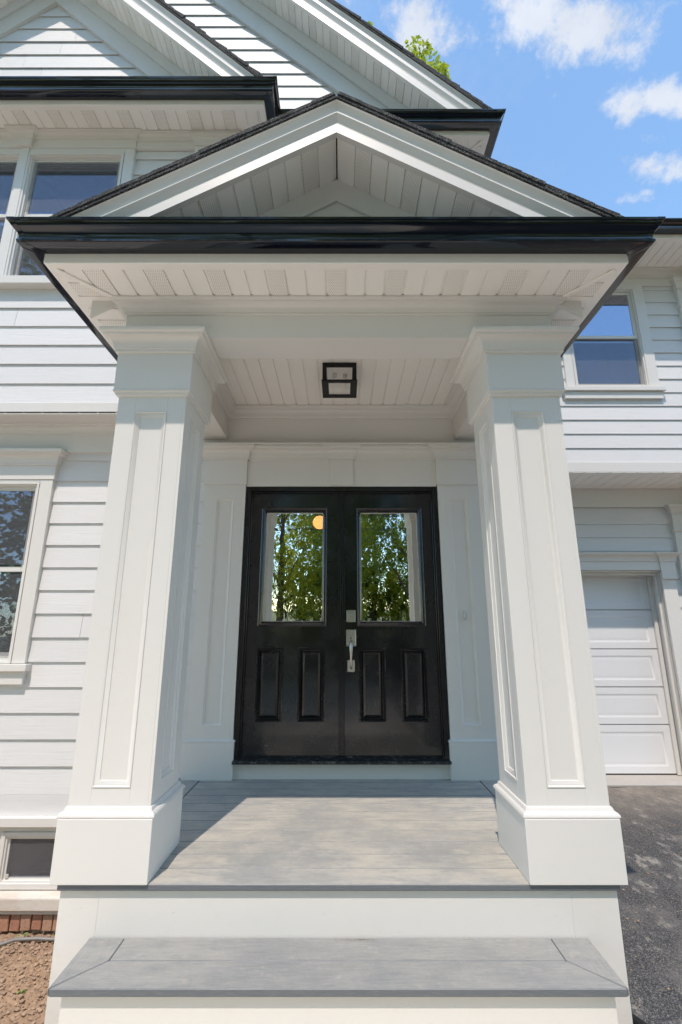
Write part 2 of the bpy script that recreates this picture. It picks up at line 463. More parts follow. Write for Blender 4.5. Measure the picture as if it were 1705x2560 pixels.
# ------------------------------------------------------------------ builders
ROOT_LOC = {}
def put(o, parent=None):
    COL.objects.link(o)
    if parent is not None:
        o.parent = parent
        if parent.name in ROOT_LOC:
            o.matrix_parent_inverse = Matrix.Translation(ROOT_LOC[parent.name]).inverted()
    return o
def root(name, loc, label, cat, group=None):
    e = bpy.data.objects.new(name, None); e.empty_display_size = 0.2
    e.location = loc; COL.objects.link(e); ROOT_LOC[e.name] = Vector(loc)
    e['label'] = label; e['category'] = cat
    if group: e['group'] = group
    return e
def tag(o, label, cat, group=None):
    o['label'] = label; o['category'] = cat
    if group: o['group'] = group
    return o

class MB:
    def __init__(self): self.v = []; self.f = []
    def add(self, vs, fs):
        n = len(self.v); self.v += [tuple(p) for p in vs]; self.f += [tuple(i + n for i in f) for f in fs]; return self
    def box(self, x0, x1, y0, y1, z0, z1):
        return self.add([(x0, y0, z0), (x1, y0, z0), (x1, y1, z0), (x0, y1, z0), (x0, y0, z1), (x1, y0, z1), (x1, y1, z1), (x0, y1, z1)],
                        [(0, 3, 2, 1), (4, 5, 6, 7), (0, 1, 5, 4), (1, 2, 6, 5), (2, 3, 7, 6), (3, 0, 4, 7)])
    def prism(self, poly, z0, z1):          # polygon in xy, extruded in z
        n = len(poly)
        vs = [(x, y, z0) for x, y in poly] + [(x, y, z1) for x, y in poly]
        return self.add(vs, [tuple(range(n))[::-1], tuple(range(n, 2 * n))] + [(i, (i + 1) % n, n + (i + 1) % n, n + i) for i in range(n)])
    def prism_y(self, poly, y0, y1):        # polygon in xz, extruded in y
        n = len(poly)
        vs = [(x, y0, z) for x, z in poly] + [(x, y1, z) for x, z in poly]
        return self.add(vs, [tuple(range(n)), tuple(range(n, 2 * n))[::-1]] + [(i, n + i, n + (i + 1) % n, (i + 1) % n) for i in range(n)])
    def prism_x(self, poly, x0, x1):        # polygon in yz, extruded in x
        n = len(poly)
        vs = [(x0, y, z) for y, z in poly] + [(x1, y, z) for y, z in poly]
        return self.add(vs, [tuple(range(n))[::-1], tuple(range(n, 2 * n))] + [(i, (i + 1) % n, n + (i + 1) % n, n + i) for i in range(n)])
    def rings(self, rings, close=True, caps=False):   # rings of equal length joined one after the other
        m = len(rings[0]); n0 = len(self.v)
        vs = [p for r in rings for p in r]; fs = []
        for a in range(len(rings) - 1):
            for i in range(m if close else m - 1):
                j = (i + 1) % m
                fs.append((a * m + i, a * m + j, (a + 1) * m + j, (a + 1) * m + i))
        if caps and close:
            fs.append(tuple(range(m))[::-1]); fs.append(tuple((len(rings) - 1) * m + i for i in range(m)))
        return self.add(vs, fs)
    def mesh(self, name, mat, bevel=0, smooth=0):
        me = bpy.data.meshes.new(name)
        me.from_pydata(self.v, [], self.f)
        bm = bmesh.new(); bm.from_mesh(me)
        bmesh.ops.recalc_face_normals(bm, faces=bm.faces)
        if bevel:
            es = [e for e in bm.edges if len(e.link_faces) == 2 and e.calc_face_angle(0) > 0.6]
            bmesh.ops.bevel(bm, geom=es, offset=bevel, segments=1, affect='EDGES', clamp_overlap=True)
        bm.to_mesh(me); bm.free()
        if smooth:
            for p in me.polygons: p.use_smooth = True
            me.set_sharp_from_angle(angle=R(smooth))
        me.materials.append(MATS[mat])
        return me
    def build(self, name, mat, parent=None, bevel=0, smooth=0, label=None):
        o = bpy.data.objects.new(name, self.mesh(name, mat, bevel, smooth))
        put(o, parent)
        if label: o['label'] = label
        return o

def box(name, mat, parent, x0, x1, y0, y1, z0, z1, bevel=0, label=None):
    return MB().box(x0, x1, y0, y1, z0, z1).build(name, mat, parent, bevel, label=label)

def rect_ring(x0, x1, y0, y1, o, z):
    return [(x0 - o, y0 - o, z), (x1 + o, y0 - o, z), (x1 + o, y1 + o, z), (x0 - o, y1 + o, z)]
def rect_sweep(x0, x1, y0, y1, prof):       # closed moulding round a rectangle, profile of (out, z)
    return MB().rings([rect_ring(x0, x1, y0, y1, o, z) for o, z in prof], True, True)
def face_frame(x0, x1, z0, z1, prof):       # moulding inside a rectangle of an xz face: profile of (inset, y)
    return MB().rings([[(x0 + i, y, z0 + i), (x1 - i, y, z0 + i), (x1 - i, y, z1 - i), (x0 + i, y, z1 - i)] for i, y in prof], True, False)
def cove(o0, z0, o1, z1, n=6, convex=False):
    """quarter curve from (o0,z0) to (o1,z1)"""
    pts = []
    for k in range(n + 1):
        t = k / n * math.pi / 2
        if convex: pts.append((o0 + (o1 - o0) * math.sin(t), z0 + (z1 - z0) * (1 - math.cos(t))))
        else: pts.append((o0 + (o1 - o0) * (1 - math.cos(t)), z0 + (z1 - z0) * math.sin(t)))
    return pts
def crown_profile(z0, z1, p, o0=0.0):
    h = z1 - z0
    pr = [(o0, z0), (o0 + 0.012, z0), (o0 + 0.014, z0 + h * .07), (o0 + 0.010, z0 + h * .12), (o0 + p * .22, z0 + h * .16), (o0 + p * .22, z0 + h * .22)]
    pr += cove(o0 + p * .24, z0 + h * .24, o0 + p * .78, z0 + h * .70, 6)
    pr += [(o0 + p * .80, z0 + h * .78), (o0 + p * .90, z0 + h * .80), (o0 + p * .98, z0 + h * .86), (o0 + p, z0 + h * .93), (o0 + p, z1)]
    return pr

def clip(poly, a, b, c):      # keep a*x+b*y<=c
    out = []
    for i in range(len(poly)):
        p, q = poly[i], poly[(i + 1) % len(poly)]
        dp, dq = a * p[0] + b * p[1] - c, a * q[0] + b * q[1] - c
        if dp <= 0: out.append(p)
        if (dp < 0) != (dq < 0) and dp != dq:
            t = dp / (dp - dq); out.append((p[0] + (q[0] - p[0]) * t, p[1] + (q[1] - p[1]) * t))
    return out

random.seed(11)
def soffit(parent, name, poly, z, axis, pitch, phase, every=3, groove=0.014, label=None):
    """flat soffit: a backing sheet with separate hanging panels; axis = direction in which panels repeat"""
    back = MB().prism(poly, z + 0.008, z + 0.014).build(name, 'vinyl', parent, label=label)
    xs = [p[axis] for p in poly]; lo, hi = min(xs), max(xs)
    k0 = math.floor((lo - phase) / pitch)
    k = k0
    while phase + k * pitch < hi:
        a, b = phase + k * pitch + groove / 2, phase + (k + 1) * pitch - groove / 2
        q = list(poly)
        nrm = (1, 0) if axis == 0 else (0, 1)
        q = clip(q, nrm[0], nrm[1], b); q = clip(q, -nrm[0], -nrm[1], -a) if q else q
        if len(q) >= 3:
            ar = abs(sum(q[i][0] * q[(i + 1) % len(q)][1] - q[(i + 1) % len(q)][0] * q[i][1] for i in range(len(q)))) / 2
            if ar > 1e-4:
                vented = every and k % every == 0
                MB().prism(q, z, z + 0.0075).build('panel', 'vinyl_vented' if vented else 'vinyl', back)
        k += 1
    return back

def slope_soffit(parent, xa, za, sgn, slope, length, y0, y1, pitch=0.1065, every=3, groove=0.012, z_end=None, phase=1):
    """soffit on the underside of a rake: starts at the apex (xa, za), falls to side sgn; panels repeat down the slope"""
    n = math.hypot(1, slope); ux, uz = sgn / n, -slope / n
    nx, nz = sgn * slope / n, 1 / n
    def slab(s0, s1, h0, h1, ya, yb):
        v = []
        for h in (h0, h1):
            for s, y in ((s0, ya), (s1, ya), (s1, yb), (s0, yb)):
                v.append((xa + ux * s + nx * h, y, za + uz * s + nz * h))
        return MB().add(v, [(0, 1, 2, 3), (4, 7, 6, 5), (0, 4, 5, 1), (1, 5, 6, 2), (2, 6, 7, 3), (3, 7, 4, 0)])
    back = slab(0, length, 0.008, 0.014, y0, y1).build('rake_soffit', 'vinyl', parent)
    k = 0; s = 0.02
    while s + pitch < length:
        v = every and k % every == phase
        slab(s + groove / 2, s + pitch - groove / 2, 0, 0.0075, y0 + .03, y1).build('panel', 'vinyl_vented' if v else 'vinyl', back)
        s += pitch; k += 1
    slab(0, length, -0.001, 0.0075, y0, y0 + .028).build('edge_channel', 'vinyl', back)
    return back

def ring_path(xl, xr, yf, ybl, ybr, prof):     # open run: back left, front left, front right, back right
    rings = []
    for o, z in prof:
        rings.append([(xl - o, ybl, z), (xl - o, yf - o, z), (xr + o, yf - o, z), (xr + o, ybr, z)])
    return rings
def gutter_profile(z0, th=0.0):
    b = [(0.0, z0 + .115), (0.0, z0 + .004), (0.004, z0), (0.080, z0 - .002), (0.087, z0 + .001), (0.089, z0 + .010), (0.086, z0 + .016),
         (0.082, z0 + .022), (0.082, z0 + .034), (0.086, z0 + .046), (0.094, z0 + .058), (0.104, z0 + .068), (0.112, z0 + .076), (0.117, z0 + .086),
         (0.119, z0 + .092), (0.126, z0 + .094), (0.128, z0 + .106), (0.124, z0 + .110), (0.112, z0 + .110), (0.110, z0 + .104)]
    return [(o + (th if o > .001 else 0), z - (th if z < z0 + .01 else 0)) for o, z in b]
def eave(parent, xl, xr, yf, ybl, ybr, zs, label=None):
    """fascia cover with its lip, and the black K-style gutter hung on it, round three sides"""
    fp = [(-0.045, zs + .006), (-0.045, zs), (0.0, zs - .004), (0.004, zs), (0.004, zs + .16), (-0.01, zs + .16)]
    MB().rings(ring_path(xl, xr, yf, ybl, ybr, fp), False).build('fascia', 'vinyl', parent)
    z0 = zs + 0.05
    g = MB().rings(ring_path(xl - .005, xr + .005, yf - .005, ybl, ybr, gutter_profile(z0)), False).build('gutter', 'gutter_black', parent, smooth=25, label=label)
    for side in (0, 1):
        rings = []
        for o, z in gutter_profile(z0, 0.0015)[2:]:
            x = xl - .005 - o if side == 0 else xr + .005 + o
            y = yf - .005 - o
            dx = .030 if side == 0 else -.030
            rings.append([(x, y + .030, z), (x, y, z), (x + dx, y, z)])
        MB().rings(rings, False).build('corner_bracket', 'gutter_black', g, smooth=25)
    return g

def rake_profile(h_sh, h_lo):
    """white rake moulding: (out, height at apex) from the shingle underside down to the soffit"""
    H = h_sh - h_lo
    pr = [(0.034, h_sh)] + [(0.034 - .022 * math.sin(t * math.pi / 2 / 5), h_sh - H * .36 * (1 - math.cos(t * math.pi / 2 / 5))) for t in range(1, 6)]
    pr += [(0.012, h_sh - H * .37), (0.024, h_sh - H * .385), (0.026, h_sh - H * .42), (0.022, h_sh - H * .45)]
    pr += [(0.020 - .018 * math.sin(t * math.pi / 2 / 4), h_sh - H * (.47 + .20 * t / 4)) for t in range(1, 5)]
    pr += [(0.002, h_sh - H * .69), (0.0035, h_sh - H * .70), (0.0035, h_lo), (-0.03, h_lo)]
    return pr
def rake(parent, xa, yf, h_sh, h_lo, slope, half_l, half_r, zmin, name='rake_moulding'):
    prof = rake_profile(h_sh, h_lo)
    for sgn, half in ((-1, half_l), (1, half_r)):
        if not half: continue
        rings = []
        for o, h in prof:
            L = min(half, (h - zmin) / slope)
            rings.append([(xa, yf - o, h), (xa + sgn * L, yf - o, h - slope * L)])
        MB().rings(rings, False).build(name, 'white_trim', parent, smooth=30)

def roof_slope(parent, xa, za, sgn, slope, length, y0, y1, thick=0.03, expo=0.14, jit=0.006, label=None):
    """deck board plus lapped shingle courses; (xa, za) = underside at the ridge"""
    n = math.hypot(1, slope); ux, uz = sgn / n, -slope / n; nx, nz = sgn * slope / n, 1 / n
    def P(s, h, y): return (xa + ux * s + nx * h, y, za + uz * s + nz * h)
    def slab(s0, s1, a0, b0, a1, b1, ya, yb):
        v = [P(s0, a0, ya), P(s1, a1, ya), P(s1, a1, yb), P(s0, a0, yb), P(s0, b0, ya), P(s1, b1, ya), P(s1, b1, yb), P(s0, b0, yb)]
        return MB().add(v, [(0, 1, 2, 3), (4, 7, 6, 5), (0, 4, 5, 1), (1, 5, 6, 2), (2, 6, 7, 3), (3, 7, 4, 0)])
    base = slab(0, length - .01, -.004, .016, -.004, .016, y0 + .004, y1).build('roof', 'shingle', parent, label=label)
    s = 0.0
    rr = random.Random(int(abs(xa) * 1000) + sgn)
    while s < length:
        e = min(s + expo, length)
        j = rr.uniform(-jit, jit)
        slab(s, e + .004, .014, .030 + thick * .2, .014, .030 + thick * (.6 + rr.uniform(-.25, .25)), y0 + j, y1).build('shingle_course', 'shingle', base)
        s = e if e < length else length + 1
    return base

# siding ------------------------------------------------------------
def siding(parent, name, xr, yw, bottoms, expo, ztop, holes=(), lip=0.0130, label=None, back=True, bx=None):
    """lap siding: one backing sheet with openings, every plank an object; xr(z) -> list of (x0,x1) or a fixed pair"""
    zb = bottoms[0]
    bh = [(h[0] - .015, h[1] + .015, h[2] - .015, h[3] + .015) for h in holes]
    if back is True:
        x0, x1 = bx or xr
        xs = sorted({x0, x1, *[h[0] for h in bh], *[h[1] for h in bh]}); zs = sorted({zb, ztop, *[h[2] for h in bh], *[h[3] for h in bh]})
        xs = [x for x in xs if x0 <= x <= x1]; zs = [z for z in zs if zb <= z <= ztop]
        m = MB()
        for i in range(len(xs) - 1):
            for j in range(len(zs) - 1):
                cx, cz = (xs[i] + xs[i + 1]) / 2, (zs[j] + zs[j + 1]) / 2
                if any(h[0] < cx < h[1] and h[2] < cz < h[3] for h in bh): continue
                m.box(xs[i], xs[i + 1], yw + .024, yw + .06, zs[j], zs[j + 1])
        wall = m.build(name, 'siding', parent, label=label)
    else:
        wall = back
    cache = {}
    rr = random.Random(int(yw * 100) + 7)
    for z in bottoms:
        h = min(expo, ztop - z)
        segs = [tuple(xr(z + h * .5))] if callable(xr) else [tuple(xr)]
        for hx0, hx1, hz0, hz1 in holes:
            if hz0 < z + h and hz1 > z:
                ns = []
                for a, b in segs:
                    if b <= hx0 or a >= hx1: ns.append((a, b)); continue
                    if a < hx0: ns.append((a, hx0))
                    if b > hx1: ns.append((hx1, b))
                segs = ns
        fin = []
        for a, b in segs:           # butt joints
            if b - a > 1.3:
                c = a + rr.uniform(.3, .7) * (b - a); fin += [(a, c - .0012), (c + .0012, b)]
            else: fin.append((a, b))
        for a, b in fin:
            key = (round(a, 3), round(b, 3), round(h, 4))
            if key not in cache:
                hh = h + (.028 if h >= expo - 1e-6 else 0)
                t = lip * hh / (expo + .0)
                cache[key] = MB().prism_x([(0, 0), (t, hh), (t + .008, hh), (.009, 0)], a, b).mesh('plank', 'siding')
            o = bpy.data.objects.new('plank', cache[key]); put(o, wall)
            o.location = (0, yw + rr.uniform(-.0008, .0008), z)
    return wall

def window(parent, yw, x0, x1, z0, z1, meet, casing, sill, screen=True, label=None, depth=0.035, split=None, lower_in=True):
    """double hung window: x0..z1 = daylight opening of the vinyl frame; casing = (left, right, top) widths"""
    cl, crr, ct = casing
    yc = yw - .028
    m = MB()
    if cl: m.box(x0 - cl, x0, yc, yw + .03, z0, z1 + ct)
    if crr: m.box(x1, x1 + crr, yc, yw + .03, z0, z1 + ct)
    if ct: m.box(x0, x1, yc, yw + .03, z1, z1 + ct)
    m.box(x0 - .01, x0, yw, yw + .1, z0, z1)
    win = m.build('window', 'white_trim', parent, bevel=.002, label=label)
    # vinyl frame with stepped face
    face_frame(x0, x1, z0, z1, [(0, yc - .004), (.018, yc - .004), (.020, yc + .012), (.034, yc + .012), (.036, yw + .03), (.038, yw + .09)]).build('frame', 'white_trim', win)
    xi0, xi1, zi0, zi1 = x0 + .034, x1 - .034, z0 + .030, z1 - .034
    yu, yl = yw + .012, yw + .034
    rail = .034
    def sash(a, b, c, d, y, bot):
        f = MB().box(a, a + rail, y, y + .02, c, d).box(b - rail, b, y, y + .02, c, d).box(a + rail, b - rail, y, y + .02, d - rail, d).box(a + rail, b - rail, y, y + .02, c, c + bot)
        f.build('sash', 'white_trim', win, bevel=.002)
        box('pane', 'window_glass', win, a + rail - .002, b - rail + .002, y + .009, y + .013, c + bot - .002, d - rail + .002)
    sash(xi0, xi1, meet - .02, zi1, yu, .040)
    sash(xi0, xi1, zi0, meet + .015, yl, .05)
    if screen:
        for (c, d) in screen:
            m = MB().box(xi0 + .014, xi1 - .014, yu - .010, yu - .0095, c, d)
            m.build('insect_screen', 'insect_screen', win)
    if sill:
        sl, sr, t0, t1, apr = sill
        box('sill', 'white_trim', win, sl, sr, yw - .06, yw + .03, t1, t0, .004)
        if apr: box('sill_apron', 'white_trim', win, sl + .03, sr - .03, yw - .032, yw + .02, apr, t1 - .001, .002)
    # dark-coloured box added to keep daylight out, standing in for the room behind
    d = yw + .75
    r = MB()
    a, b, c, e = x0 - .02, x1 + .02, z0 - .02, z1 + .02
    yb = yw + .062
    r.add([(a, yb, c), (b, yb, c), (b, yb, e), (a, yb, e), (a, d, c), (b, d, c), (b, d, e), (a, d, e)], [(0, 1, 5, 4), (1, 2, 6, 5), (2, 3, 7, 6), (3, 0, 4, 7), (4, 5, 6, 7)])
    r.build('room_box', 'room', win)
    return win

# =====================================================================================
# HOUSE
# =====================================================================================
H = root('house', (0, 1.0, -0.53), 'white clapboard house with front porch, black double door and black gutters', 'house')
GZ = -0.53

# ---------------------------------------------------------------- entry wall, lower storey left of the porch
EX = 0.1842
low_b = [-0.105 + EX * k for k in range(15)]
LW = (-2.60 - 1.0, -2.549, 0.80, 2.29)       # daylight of the lower left window
holes_low = [(-3.60, -2.549, 0.80, 2.285)]
siding(H, 'wall', (1.14, 1.21), 0.0, low_b, EX, 2.56, label='narrow strip of siding right of the front door')
wall_low = siding(H, 'wall', (-5.6, -1.14), 0.0, low_b, EX, 2.56, holes_low, label='lower storey lap siding beside the front door')
m = MB().box(-5.6, -1.13, -.001, .03, -0.242, -0.106)
m.build('starter_board', 'siding', wall_low)
box('water_table', 'white_trim', H, -5.6, -1.22, -.045, .03, -0.305, -0.243, .004)
# frieze and crown under the overhang
box('frieze_board', 'white_trim', H, -5.6, -1.24, -.024, .03, 2.543, 2.785)
MB().rings([[(-5.6, -.024 - o, z), (-1.24, -.024 - o, z)] for o, z in crown_profile(2.70, 2.788, .065)], False).build('crown_moulding', 'white_trim', H, smooth=30)
soffit(H, 'overhang_soffit', [(-5.6, -.262), (-1.0, -.262), (-1.0, .02), (-5.6, .02)], 2.79, 0, .153, -2.47 - .0, 0, .008)

# lower left window
wn = window(H, 0.0, -3.56, -2.549, 0.806, 2.272, 1.538, (.105, .107, .02), (-3.70, -2.408, .803, .749, .653), [(0.86, 1.50), (1.57, 2.20)], label='tall window beside the left porch column')
box('head_board', 'white_trim', wn, -3.68, -2.432, -.034, .03, 2.293, 2.42, .002)
rect_sweep(-3.68, -2.432, -.034, .02, crown_profile(2.417, 2.545, .075)).build('head_cornice', 'white_trim', wn, smooth=30)

# foundation: basement window, stone ledge, brick rowlock
fw = siding.__class__
mb = MB().box(-5.6, -2.43, .0, .06, -.72, -.306).box(-1.98, -1.15, .0, .06, -.72, -.306).box(-2.43, -1.98, .0, .06, -.345, -.306)
mb.build('foundation_panel', 'white_trim', H)
bw = MB().box(-2.43, -2.40, -.01, .05, -.70, -.347).box(-2.02, -1.985, -.01, .05, -.70, -.347).box(-2.40, -2.02, -.01, .05, -.372, -.347).box(-2.40, -2.02, -.01, .05, -.70, -.664).build('basement_window', 'white_trim', H, bevel=.002, label='small basement window at ground level')
face_frame(-2.40, -2.02, -.664, -.372, [(0, .0), (.012, .002), (.014, .016), (.026, .018), (.028, .04)]).build('sash', 'white_trim', bw)
box('pane', 'window_glass', bw, -2.376, -2.044, .030, .034, -.645, -.392)
MB().box(-2.374, -2.046, .018, .0185, -.640, -.396).build('insect_screen', 'insect_screen', bw)
box('sash_lock', 'porcelain', bw, -2.372, -2.350, .010, .017, -.640, -.615, .002)
MB().add([(-2.45, .062, -.72), (-1.95, .062, -.72), (-1.95, .062, -.33), (-2.45, .062, -.33), (-2.45, .7, -.72), (-1.95, .7, -.72), (-1.95, .7, -.33), (-2.45, .7, -.33)], [(0, 1, 5, 4), (1, 2, 6, 5), (2, 3, 7, 6), (3, 0, 4, 7), (4, 5, 6, 7)]).build('room_box', 'room', bw)  # dark-coloured box added behind the basement pane to keep daylight out
MB().prism_x([(-.01, -.706), (-.075, -.716), (-.08, -.722), (-.08, -.79), (-.074, -.80), (.05, -.80), (.05, -.706)], -5.6, -1.225).build('stone_sill', 'limestone', H, bevel=.004)
box('sill_trim', 'white_trim', H, -5.6, -1.225, -.058, .04, -.823, -.8015, .002)
box('foundation_wall', 'mortar', H, -5.6, -1.16, -.010, .10, -1.5, -.826)
fb = bpy.data.objects['foundation_wall']
brm = MB().box(-.033, .033, -.046, .05, -.048, .048).mesh('brick', 'brick', bevel=.004)
rr = random.Random(3)
x = -1.27
while x > -3.4:
    o = bpy.data.objects.new('brick', brm); put(o, fb)
    o.location = (x, rr.uniform(-.006, .004), -.876 + rr.uniform(-.004, .003))
    o.rotation_euler = (rr.uniform(-.02, .02), rr.uniform(-.03, .03), 0); o.scale = (rr.uniform(.96, 1.04), 1, rr.uniform(.97, 1.03))
    x -= .0735

# ---------------------------------------------------------------- upper left bay
bay_b = [2.886 + EX * k for k in range(15)]
holes_bay = [(-4.05, -2.0, 4.02, 5.58)]
YB = -0.25
wall_bay = siding(H, 'wall', (-5.3, -1.0), YB, bay_b, .1848, 5.56, holes_bay, label='upper bay lap siding left of the porch roof')
box('band_board', 'white_trim', H, -5.32, -.985, YB - .012, .02, 2.782, 2.886, .002)
box('bay_return', 'siding', H, -1.012, -.99, YB + .0, .03, 2.88, 5.9)
wb = window(H, YB, -3.000, -2.085, 4.09, 5.50, 4.81, (.0, .095, .06), None, [(4.15, 4.77), (4.84, 5.43)], label='right half of the paired upper windows')
wb2 = window(H, YB, -3.985, -3.072, 4.09, 5.50, 4.81, (.095, .0, .06), None, [(4.15, 4.77), (4.84, 5.43)], label='left half of the paired upper windows')
box('mullion', 'white_trim', wb, -3.0715, -3.0005, YB - .038, YB + .03, 4.09, 5.559, .003)
box('sill', 'white_trim', wb, -4.12, -1.955, YB - .065, YB + .03, 4.008, 4.088, .004)
box('head_board', 'white_trim', wb, -4.09, -1.982, YB - .034, YB + .02, 5.562, 5.74, .002)
rect_sweep(-4.09, -1.982, YB - .034, YB + .02, crown_profile(5.66, 5.722, .06)).build('head_cornice', 'white_trim', wb, smooth=30)
kb = box('keystone', 'white_trim', wb, -3.15, -2.975, YB - .062, YB - .034, 5.564, 5.68, .002)
rect_sweep(-3.15, -2.975, YB - .062, YB, crown_profile(5.64, 5.7225, .065)).build('keystone_cap', 'white_trim', wb, smooth=30)
box('frieze_board', 'white_trim', H, -5.3, -.985, YB - .022, YB + .03, 5.565, 5.727)
MB().rings([[(-5.3, YB - .022 - o, z), (-.98, YB - .022 - o, z)] for o, z in crown_profile(5.65, 5.725, .055)], False).build('crown_moulding', 'white_trim', H, smooth=30)
cp = box('corner_pilaster', 'white_trim', H, -1.41, -.98, YB - .03, YB + .02, 2.89, 5.6, .002)
rect_sweep(-1.41, -.98, YB - .03, YB + .02, crown_profile(5.585, 5.70, .05)).build('pilaster_cap', 'white_trim', cp, smooth=30)
XA, SL = -3.05, 0.97
BF = -0.55
soffit(H, 'eave_soffit', [(-5.35, BF), (-.72, BF), (-.72, YB + .02), (-5.35, YB + .02)], 5.726, 0, .1085, -2.08, 3)
eave(H, -5.39, -.714, BF, .0, .0, 5.722, label='black gutter across the foot of the upper bay gable')
# bay gable
def gable_x(apex_x, apex_z, slope, inset):
    return lambda z: (apex_x - max(.02, (apex_z - z) / slope - inset), apex_x + max(.02, (apex_z - z) / slope - inset))
MB().prism_y([(XA - 2.05, 5.95), (XA + 2.05, 5.95), (XA, 7.95)], YB + .024, YB + .06).build('gable_wall', 'siding', H, label='small gable siding above the upper bay')
gw = bpy.data.objects['gable_wall']
gb = [6.1 + .0, 6.2855, 6.4711, 6.6566, 6.8423, 7.028, 7.2135, 7.3985]
siding(H, 'gable_wall', gable_x(XA, 7.84, SL, 0), YB, gb, .1856, 7.58, back=gw)
for sgn in (-1, 1):
    MB().prism_y([(XA, 7.945), (XA + sgn * 2.0, 7.945 - SL * 2.0), (XA + sgn * 2.0, 7.565 - SL * 2.0), (XA, 7.565)], YB - .026, YB + .02).build('rake_frieze', 'white_trim', H)
    MB().prism_y([(XA, 7.944), (XA + sgn * 2.0, 7.944 - SL * 2.0), (XA + sgn * 2.0, 7.80 - SL * 2.0), (XA, 7.80)], YB - .046, YB - .0265).build('rake_frieze', 'white_trim', H)
    slope_soffit(H, XA, 7.948, sgn, SL, 2.86, BF, YB - .02, phase=2)
    roof_slope(H, XA, 8.212, sgn, SL, 3.33, BF - .05, 0.6 if sgn > 0 else 3.0, .028, .15)
rake(H, XA, BF, 8.205, 7.948, SL, 2.4, 2.4, 5.84)
MB().box(-5.36, -.70, BF - .0, YB, 5.84, 5.90).build('pent_roof', 'shingle', H)

# ---------------------------------------------------------------- main gable behind
GX = -2.2
MB().prism_y([(-5.6, 5.74), (1.205, 5.74), (1.205, 6.05), (GX, 9.25), (-5.6, 6.0)], .024, .06).build('gable_wall', 'siding', H, label='large main gable siding behind the porch roof')
gw2 = bpy.data.objects['gable_wall.001']
gb2 = [5.89 + .1786 * k for k in range(18)]
siding(H, 'gable_wall', lambda z: (max(-5.0, GX - (9.16 - z) / SL), min(1.205, GX + (9.16 - z) / SL)), 0.0, gb2, .1786, 8.78, back=gw2)
for sgn in (1, -1):
    MB().prism_y([(GX, 9.205), (GX + sgn * 3.40, 9.205 - SL * 3.40), (GX + sgn * 3.40, 8.765 - SL * 3.40), (GX, 8.765)], -.026, .02).build('rake_frieze', 'white_trim', H)
    MB().prism_y([(GX, 9.204), (GX + sgn * 3.40, 9.204 - SL * 3.40), (GX + sgn * 3.40, 9.02 - SL * 3.40), (GX, 9.02)], -.048, -.0265).build('rake_frieze', 'white_trim', H)
    slope_soffit(H, GX, 9.208, sgn, SL, 4.85, -.275, -.01, phase=0)
    roof_slope(H, GX, 9.505, sgn, SL, 5.13, -.325, 7.5, .028, .15)
rake(H, GX, -.275, 9.498, 9.208, SL, 3.66, 3.66, 5.85)
siding(H, 'wall', (-1.0, 1.205), 0.0, [2.9 + EX * k for k in range(16)], EX, 5.72, label='upper wall behind the porch roof')
box('side_wall', 'siding', H, 1.165, 1.208, .062, 7.4, -.6, 5.8)
box('side_wall', 'siding', H, -5.62, -5.58, -.2, 7.4, -1.5, 5.8)
box('rear_wall', 'siding', H, -5.6, 7.6, 7.4, 7.45, -1.5, 5.8)
soffit(H, 'eave_soffit', [(-.7, -.275), (1.40, -.275), (1.435, -.275), (1.13, .03), (-.7, .03)], 5.726, 0, .1085, .05, 3)
soffit(H, 'eave_soffit', [(1.435, -.275), (1.435, 1.2), (1.13, 1.2), (1.13, .03)], 5.726, 1, .1085, .05, 3)
MB().prism([(1.42, -.275), (1.44, -.25), (1.14, .05), (1.12, .025)], 5.716, 5.727).build('mitre_strip', 'vinyl', H)
eave(H, -.60, 1.435, -.275, .0, 4.0, 5.722, label='black gutter at the foot of the main gable')
MB().box(-.7, 1.42, -.27, 0, 5.84, 5.90).build('pent_roof', 'shingle', H)
MB().box(1.145, 1.42, 0, 4.0, 5.84, 5.90).build('pent_roof', 'shingle', H)

# ---------------------------------------------------------------- right wing (over the garage)
YR = 1.25
rw_b = [2.914 + .1764 * k for k in range(14)]
wall_r = siding(H, 'wall', (1.15, 7.6), YR, rw_b, .1764, 5.27, [(2.77, 3.66, 3.80, 5.23)], label='upper lap siding over the garage')
box('band_board', 'white_trim', H, 1.15, 7.6, YR - .010, YR + .05, 2.797, 2.914, .002)
ww = window(H, YR, 2.775, 3.662, 3.845, 5.215, 4.545, (.105, .108, .04), (2.60, 3.816, 3.845, 3.79, 3.70), [(3.90, 4.51)], label='upper window right of the porch roof')
box('frieze_board', 'white_trim', H, 1.15, 7.6, YR - .022, YR + .03, 5.258, 5.46)
MB().rings([[(1.15, YR - .022 - o, z), (7.6, YR - .022 - o, z)] for o, z in crown_profile(5.36, 5.462, .08)], False).build('crown_moulding', 'white_trim', H, smooth=30)
cp = box('corner_pilaster', 'white_trim', H, 4.19, 4.62, YR - .034, YR + .03, 2.92, 5.30, .002)
rect_sweep(4.19, 4.62, YR - .034, YR + .02, crown_profile(5.20, 5.335, .06)).build('pilaster_cap', 'white_trim', cp, smooth=30)
rect_sweep(4.19, 4.62, YR - .034, YR + .02, [(0, 4.94), (.014, 4.945), (.018, 4.96), (.012, 4.975), (0, 4.98)]).build('neck_moulding', 'white_trim', cp, smooth=30)
soffit(H, 'eave_soffit', [(1.2, .70), (7.6, .70), (7.6, YR + .02), (1.2, YR + .02)], 5.462, 0, .1085, 3.9, 0)
eave(H, 1.60, 7.65, .70, 1.2, 4.0, 5.458, label='black gutter along the wing eave')
MB().prism_x([(.64, 5.62), (.64, 5.645), (4.2, 7.42), (4.2, 7.38)], 1.15, 7.65).build('roof', 'shingle', H)
